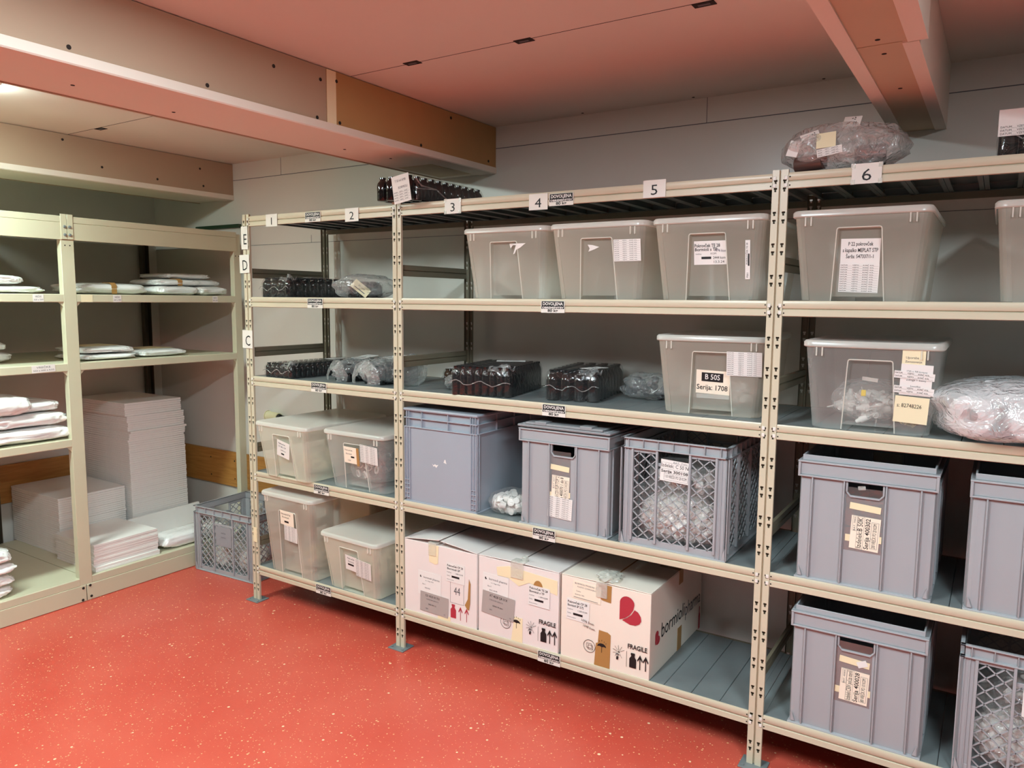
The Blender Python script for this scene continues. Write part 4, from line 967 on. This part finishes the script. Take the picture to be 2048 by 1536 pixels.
def product_sticker(t, X, u, v, lines, stamp=True):
    paper(t, 'paper_label', X @ T(u, v, .0016) @ RZ(-1), .1, .085, 'white', [('t', -.045, .03, .013, lines[0], 'black', {'a': 'l', 'b': .015, 'w': .085}), ('t', -.045, .016, .013, lines[1], 'black', {'a': 'l', 'b': .015, 'w': .07}), ('t', -.045, .0, .007, 'Količina:', 'ink', {'a': 'l'}), ('t', .0, .0, .009, lines[2], 'black', {'a': 'l'}),
        ('t', -.045, -.016, .007, 'Šarža:', 'ink', {'a': 'l'}), ('r', -.02, -.021, .022, -.012, 'black'), ('t', -.045, -.032, .006, 'Datum prejema', 'ink', {'a': 'l'})])
# box 1
w1, X, H = carton('white cardboard box with red bottle print, leftmost of three on the lowest shelf', 1.036, 1.438, 'carton', (.022, .02))
cx = 1.237
product_sticker(w1, X, 1.325-cx, .06, ('Pokrovček CP 28', 'Bormioli SP', '1.800 KOM'))
paper(w1, 'sticker', X @ T(1.18-cx, -.02, .0014) @ RZ(-1), .13, .11, 'white', heart(-.05, .03, .007, 'black') + [('t', .012, .028, .013, 'bormioli pharma', 'ink', {'w': .09}), ('t', .0, .014, .006, 'Via 1 Maggio 43036', 'ink', {}), ('t', -.03, -.004, .008, 'Box 1', 'ink', {}), ('t', -.01, -.02, .008, '800/2022', 'ink', {})])
paper(w1, 'sticker', X @ T(1.207-cx, -.105, .0024) @ RZ(-2), .158, .09, 'silver', [('t', -.01, .03, .014, 'CD 4020 00 703', 'black', {'w': .08}), ('t', -.01, .014, .008, 'CHIUSURA BIANCA', 'ink', {}), ('t', -.01, -.008, .009, '2022 00/115', 'black', {}), ('t', -.04, -.03, .008, '1800', 'ink', {}), ('t', .06, -.034, .008, 'PE', 'ink', {})])
prints(w1, 'print', X, vial(1.313-cx, -.112, .062, 'red') + arrow(1.352-cx, -.115, .062, 'red', .003) + arrow(1.385-cx, -.115, .062, 'red', .003) + [('f', 1.296-cx, -.075, 1.37-cx, .03, .0012, 'ink'), ('t', 1.333-cx, -.02, .05, '44', 'ink', {'sx': .7}), ('t', 1.33-cx, .04, .01, 'PALETTA', 'ink', {}), ('t', 1.333-cx, .054, .009, 'SUT PAVIMENTO', 'ink', {})])
stick(w1, X @ T(0, 0, .001), [(1.398-cx, .05), (1.406-cx, .03), (1.404-cx, -.06), (1.398-cx, -.09), (1.388-cx, -.085), (1.376-cx, -.07), (1.392-cx, -.04), (1.395-cx, 0)], 'kraft', 'torn_tape')
stick(w1, X, [(1.262-cx-.085, .165), (1.262-cx-.03, .166), (1.262-cx-.034, .085), (1.262-cx-.05, .078), (1.262-cx-.083, .086)], 'tape')
stick(w1, X, [(-.01, -.165), (.06, -.165), (.06, -.145), (-.01, -.142)], 'tape')
mb = MB(); mb.box(-.065, -.012, -.289, -.255, H+.005, H+.009); mb.box(-.06, -.018, -.291, -.2865, H-.05, H+.008); mb.build('tape_tail', M['cleart'], w1, bevel=.002)
# box 2
w2_, X, H = carton('white cardboard box with wide yellowed tape, middle of three on the lowest shelf', 1.448, 1.838, 'carton', (.004, .004))
cx = 1.643
stick(w2_, X, [(1.54-cx, .135), (1.60-cx, .15), (1.832-cx, .135), (1.832-cx, .075), (1.7-cx, .1), (1.65-cx, .075), (1.6-cx, .1), (1.545-cx, .1)], 'tape')
prints(w2_, 'torn_mark', X @ T(0, 0, .0012), [('p', [(.1+.022*math.cos(a), .088+.03*math.sin(a)) for a in [PI*i/10 for i in range(11)]], 'kraft')])
product_sticker(w2_, X @ T(0, 0, .0012), 1.748-cx, .052, ('Pokrovček TE 28', 'Bormioli s TP', '1.690 KOM'))
paper(w2_, 'sticker', X @ T(1.535-cx, .045, .0014) @ RZ(-2), .13, .105, 'white', heart(-.05, .03, .008, 'black') + [('t', .012, .03, .014, 'bormioli pharma', 'ink', {'w': .09}), ('t', .0, .014, .006, 'Via 1 Maggio 43036', 'ink', {}), ('t', -.03, -.002, .008, 'Box 2', 'ink', {}), ('t', -.01, -.018, .009, '2022 00/90', 'ink', {}), ('t', -.035, -.034, .008, '0', 'ink', {})])
paper(w2_, 'sticker', X @ T(1.549-cx, -.032, .0026) @ RZ(-4), .162, .098, 'silver', [('t', .0, .034, .015, 'AT 4028 QR 01X', 'black', {'w': .09}), ('t', -.01, .016, .008, 'CHIUSURA BIANCA', 'ink', {}), ('t', .0, -.008, .009, '00002 79 0041', 'black', {}), ('t', -.035, -.028, .008, '690', 'ink', {}), ('t', .065, -.038, .008, 'PE', 'ink', {})])
stick(w2_, X, [(1.615-cx, -.165), (1.67-cx, -.165), (1.67-cx, -.06), (1.63-cx, -.06)], 'tape')
fragile(w2_, X @ T(0, 0, .0014), .03)
mb = MB(); mb.box(-.03, .035, -.292, -.25, H+.006, H+.012); mb.box(-.03, .03, -.2925, -.2885, H-.06, H+.01); mb.box(.01, .03, -.27, -.25, H+.012, H+.03); mb.build('tape_tail', M['cleart'], w2_, bevel=.002)
# box 3
w3, X, H = carton('cream-white cardboard box with big red logo, rightmost of three on the lowest shelf', 1.85, 2.227, 'carton2', (.002, .002))
cx = 2.0385; zc_ = LV['A'] + H/2
prints(w3, 'logo_print', X @ T(0, 0, .0014), heart(2.142-cx, .093, .078))
fragile(w3, X @ T(0, 0, .0014), .025)
paper(w3, 'sticker', X @ T(1.962-cx, .118, .0014) @ RZ(-2), .122, .07, 'pink', [('t', 0, .026, .009, 'BORMIOLI PHARMA 35C', 'ink', {'w': .105}), ('t', .0, .014, .008, 'PLASTIC COMPONENT', 'ink', {}), ('t', -.035, -.004, .007, 'Codice', 'ink', {}), ('t', -.03, -.018, .007, 'Quantita 1200', 'ink', {}), ('r', -.055, -.031, .05, -.029, 'ink')])
product_sticker(w3, X, 1.925-cx, .035, ('Pokrovček CP 28', 'Bormioli SP 3,72', '1.200 KOM'))
prints(w3, 'handwriting', X @ T(1.957-cx, .0, .003), [('t', .012, .0, .014, '1096 kom', 'black', {'rot': -8, 'w': .055}), ('t', .018, -.02, .014, '1040 kom', 'black', {'rot': -8, 'w': .05})])
stick(w3, X, [(2.0-cx, -.165), (2.066-cx, -.165), (2.068-cx, -.03), (2.055-cx, -.022), (2.018-cx, -.02), (2.014-cx, -.072), (2.006-cx, -.075)], 'kraft')
stick(w3, X, [(2.012-cx, .165), (2.068-cx, .165), (2.066-cx, .098), (2.03-cx, .102), (2.01-cx, .112)], 'kraft')
for q in ((-.026, .03, -.285, .285, H+.0045, H+.0056), (.1885, .1897, .005, .05, H-.055, H+.004), (.1885, .1897, .005, .05, .0, .095), (.04, .19, .005, .05, H+.0045, H+.0055)):
    mb = MB(); mb.box(*q); mb.build('tape', M['kraft'], w3, smooth=False)
lump_mb(.04, .045, .014, 95, .5, 3, .2, 2.2, 30, 16).build('tape_tail', M['cleart'], w3, angle=80).location = (0, -.245, H+.005)
mb = MB(); mb.box(-.035, .012, -.2925, -.2885, H-.055, H+.008); mb.build('tape_tail', M['cleart'], w3, bevel=.002)
XS = T(.189, 0, 0) @ SIDE
prints(w3, 'logo_print', XS @ T(-.215, .145, .0004), heart(0, 0, .042))
prints(w3, 'brand_lettering', XS @ T(-.048, .152, .0004), [('t', 0, 0, .085, 'bormioli', 'black', {'w': .25})])
prints(w3, 'brand_lettering', XS @ T(.178, .145, .0004), [('t', 0, 0, .085, 'pharma', 'ink', {'w': .185})])
prints(w3, 'bottle_print', XS @ T(.268, .048, .0004), [('p', [(-.010, -.05), (.010, -.05), (.010, .01), (.004, .025), (.004, .05), (-.004, .05), (-.004, .025), (-.010, .01)], 'red')])

# ------------------------------------------------------------------ goods on the pale shelf
def sheet_stack(n, x, y, z, sx, sy, th, label, group, jit, top=None):
    proto = None
    for i in range(n):
        if proto is None:
            mb = MB(); mb.box(-sx/2, sx/2, -sy/2, sy/2, 0, th-.0006); o = proto = mb.build('foam_sheet', M['foam'], bevel=.0012, seg=1); tag(o, label, 'foam sheet', group)
        else: o = proto.copy(); COL.objects.link(o)
        dx, dy, rz_ = jit(i)
        o.location = (x+dx, y+dy, z+i*th); o.rotation_euler = (0, 0, rz_)
        if top and i == n-1: o['label'] = top; del o['group']
R_ = random.Random(12)
def jt(i):
    s = R_.uniform(-.0015, .0015)
    if i >= 57: return (-.012+s, -.012+s, .01)
    if i >= 50: return (-.002+s*2, .004+s*2, -.01+s)
    if i == 49 or i == 56: return (.012, .008, 0)
    if i >= 40: return (.0+s*2, .0+s*2, s*3)
    return (s*.6+.002, s*.6+.006*(1-i/40), 0)
sheet_stack(63, -1.425, .182, .1295, .56, .375, .01325, 'white foam sheet in the tall stack on the base of the pale shelf', 'sheets in the tall foam stack', jt, 'white foam sheet lying topmost on the tall stack in the pale shelf')
sheet_stack(26, -1.447, -.222, .1295, .55, .39, .0128, 'white foam sheet in the medium square stack on the base of the pale shelf', 'sheets in the medium foam stack', lambda i: (R_.uniform(-.001, .001) + (.004 if i == 14 else 0), R_.uniform(-.001, .001), 0), 'white foam sheet lying topmost on the medium stack in the pale shelf')
sheet_stack(11, -.962, -.265, .1295, .40, .37, .0135, 'white foam sheet in the low front stack behind the middle post of the pale shelf', 'sheets in the low foam stack', lambda i: (R_.uniform(-.003, .003) + (.012 if i < 2 else 0), R_.uniform(-.003, .003), R_.uniform(-.01, .01) + (.02 if i > 8 else 0)), 'white foam sheet lying topmost on the low front stack in the pale shelf')
# tray of white foam and poly pack by the floor crate
t = thing('foam_tray', 'white foam tray leaning behind the poly pack, right end of the pale shelf base', 'tray', (-1.0, .2, .1295), .05)
mb = MB(); mb.box(-.1, .1, -.25, .25, 0, .012); mb.build('base', M['foam'], t, bevel=.002)
mb = MB(); mb.prism([(-.1, .012), (-.085, .012), (-.115, .135), (-.13, .135)], 'y', -.25, .25); mb.build('side', M['foam'], t, bevel=.003)
mb = MB(); mb.prism([(-.1, .012), (.09, .012), (.02, .085), (-.115, .12)], 'y', -.25, -.238); mb.build('end', M['foam'], t, bevel=.002)
def poly_pack(label, x, y, z, sx, sy, sz, seed, rz=0, tilt=0, group=None, tape=None, fin=True):
    t = thing('poly_bag_pack', label, 'plastic bags', (x, y, z), rz, group)
    o = lump_mb(sx/2, sy/2, sz/2, seed, .09, 2.6, .06, 7, 96, 26, True, 2.9).build('stack', M['polybag'], t, angle=75)
    if tilt: o.rotation_euler = (0, tilt, 0)
    if tape is not None:
        mb = MB(); n = 9; w = .028
        pts = [(sx/2*1.02, sz*.1), (sx/2*1.02, sz*.8), (sx/2*.9, sz*1.04), (sx*.2, sz*1.06)]
        mb.prism(pts + [(p[0]-.003, p[1]-.003) for p in pts[::-1]], 'y', tape-w/2, tape+w/2); mb.build('tape', M['kraft'], t, smooth=False)
    return t
poly_pack('clear-wrapped white pack in front of the foam tray, right end of the pale shelf base', -.835, .17, .1295, .17, .42, .085, 101)
poly_pack('flat taped white poly bag pack, left on the top level, right pale-shelf bay', -.965, -.235, 1.6152, .3, .40, .062, 102, tape=.0)
for i, (x, y, z, sx, sy, sz, tp, lb) in enumerate(((-.93, .145, 1.6152, .28, .26, .055, None, 'front left in the big heap'), (-.93, .37, 1.6152, .3, .2, .055, None, 'front right in the big heap'), (-.98, .17, 1.67, .3, .3, .04, .0, 'upper left in the big heap'), (-.99, .36, 1.67, .28, .22, .04, None, 'upper right in the big heap'), (-1.03, .27, 1.712, .3, .3, .035, None, 'topmost of the big heap'))):
    poly_pack('white poly bag pack %s, top level, right pale-shelf bay' % lb, x, y, z, sx, sy, sz, 110+i, tape=tp)
for i, (x, y, z, sx, sy, sz, lb) in enumerate(((-.93, -.29, 1.265, .32, .29, .034, 'lower of two stacked white poly bag packs on the middle level, right pale-shelf bay'), (-.945, -.285, 1.30, .32, .28, .036, 'upper of two stacked white poly bag packs on the middle level, right pale-shelf bay'), (-.94, .035, 1.265, .3, .28, .042, 'single white poly bag pack beside the stacked pair, middle level'))):
    t = poly_pack(lb, x, y, z, sx, sy, sz, 120+i)
    if i: paper(t, 'paper_insert', T(-.03, .0, sz*1.03) @ RZ(4), .2, .2, 'cream')
for i, (x, y, z, sx, sy, sz, lb) in enumerate(((-.95, -.80, 1.6152, .34, .42, .04, 'long white poly bag pack at the left picture edge, top shelf level'), (-.95, -.9, 1.657, .34, .42, .05, 'rolled white poly bag pack lying on the long one, top shelf level'),
        (-1.12, -.86, 1.265, .3, .36, .06, 'shaded poly bag pack, lower of two on the left bay middle level'), (-1.12, -.87, 1.326, .28, .34, .05, 'shaded poly bag pack, upper of two on the left bay middle level'),
        (-.90, -.72, .874, .3, .4, .075, 'lowest white poly bag pack in the leaning pile of the left bay'), (-.91, -.71, .95, .3, .36, .07, 'second lowest white poly bag pack in the leaning pile of the left bay'), (-.93, -.70, 1.02, .3, .28, .06, 'third white poly bag pack in the leaning pile of the left bay'), (-.86, -.89, 1.02, .24, .36, .1, 'folded white poly sheet bulging over the leaning pile of the left bay'),
        (-.90, -1.03, .1295, .28, .38, .055, 'lowest white poly bag pack at the bottom left picture edge'), (-.90, -1.03, .185, .28, .4, .055, 'second white poly bag pack at the bottom left picture edge'), (-.90, -1.03, .241, .28, .42, .055, 'third white poly bag pack at the bottom left picture edge'), (-.90, -1.03, .297, .28, .40, .07, 'topmost white poly bag pack at the bottom left picture edge'))):
    poly_pack(lb, x, y, z, sx, sy, sz, 130+i)

# ------------------------------------------------------------------ camera, world, render look
cam = bpy.data.cameras.new('camera'); co = bpy.data.objects.new('camera', cam); COL.objects.link(co)
cam.sensor_width = 36; cam.lens = 1507.6/2048*36; cam.clip_start = .05
co.location = (3.239, -2.531, 1.6021); co.rotation_euler = (1.4602, -.0082, .5729)
SC.camera = co
w = bpy.data.worlds.new('world'); SC.world = w; w.use_nodes = True
w.node_tree.nodes['Background'].inputs[0].default_value = (.02, .02, .02, 1)
SC.view_settings.view_transform = 'Standard'; SC.view_settings.look = 'None'; SC.view_settings.gamma = 1; SC.view_settings.use_curve_mapping = False
SC.view_settings.exposure = .8
SC.cycles.max_bounces = 12; SC.cycles.diffuse_bounces = 6; SC.cycles.transparent_max_bounces = 32; SC.cycles.use_denoising = True
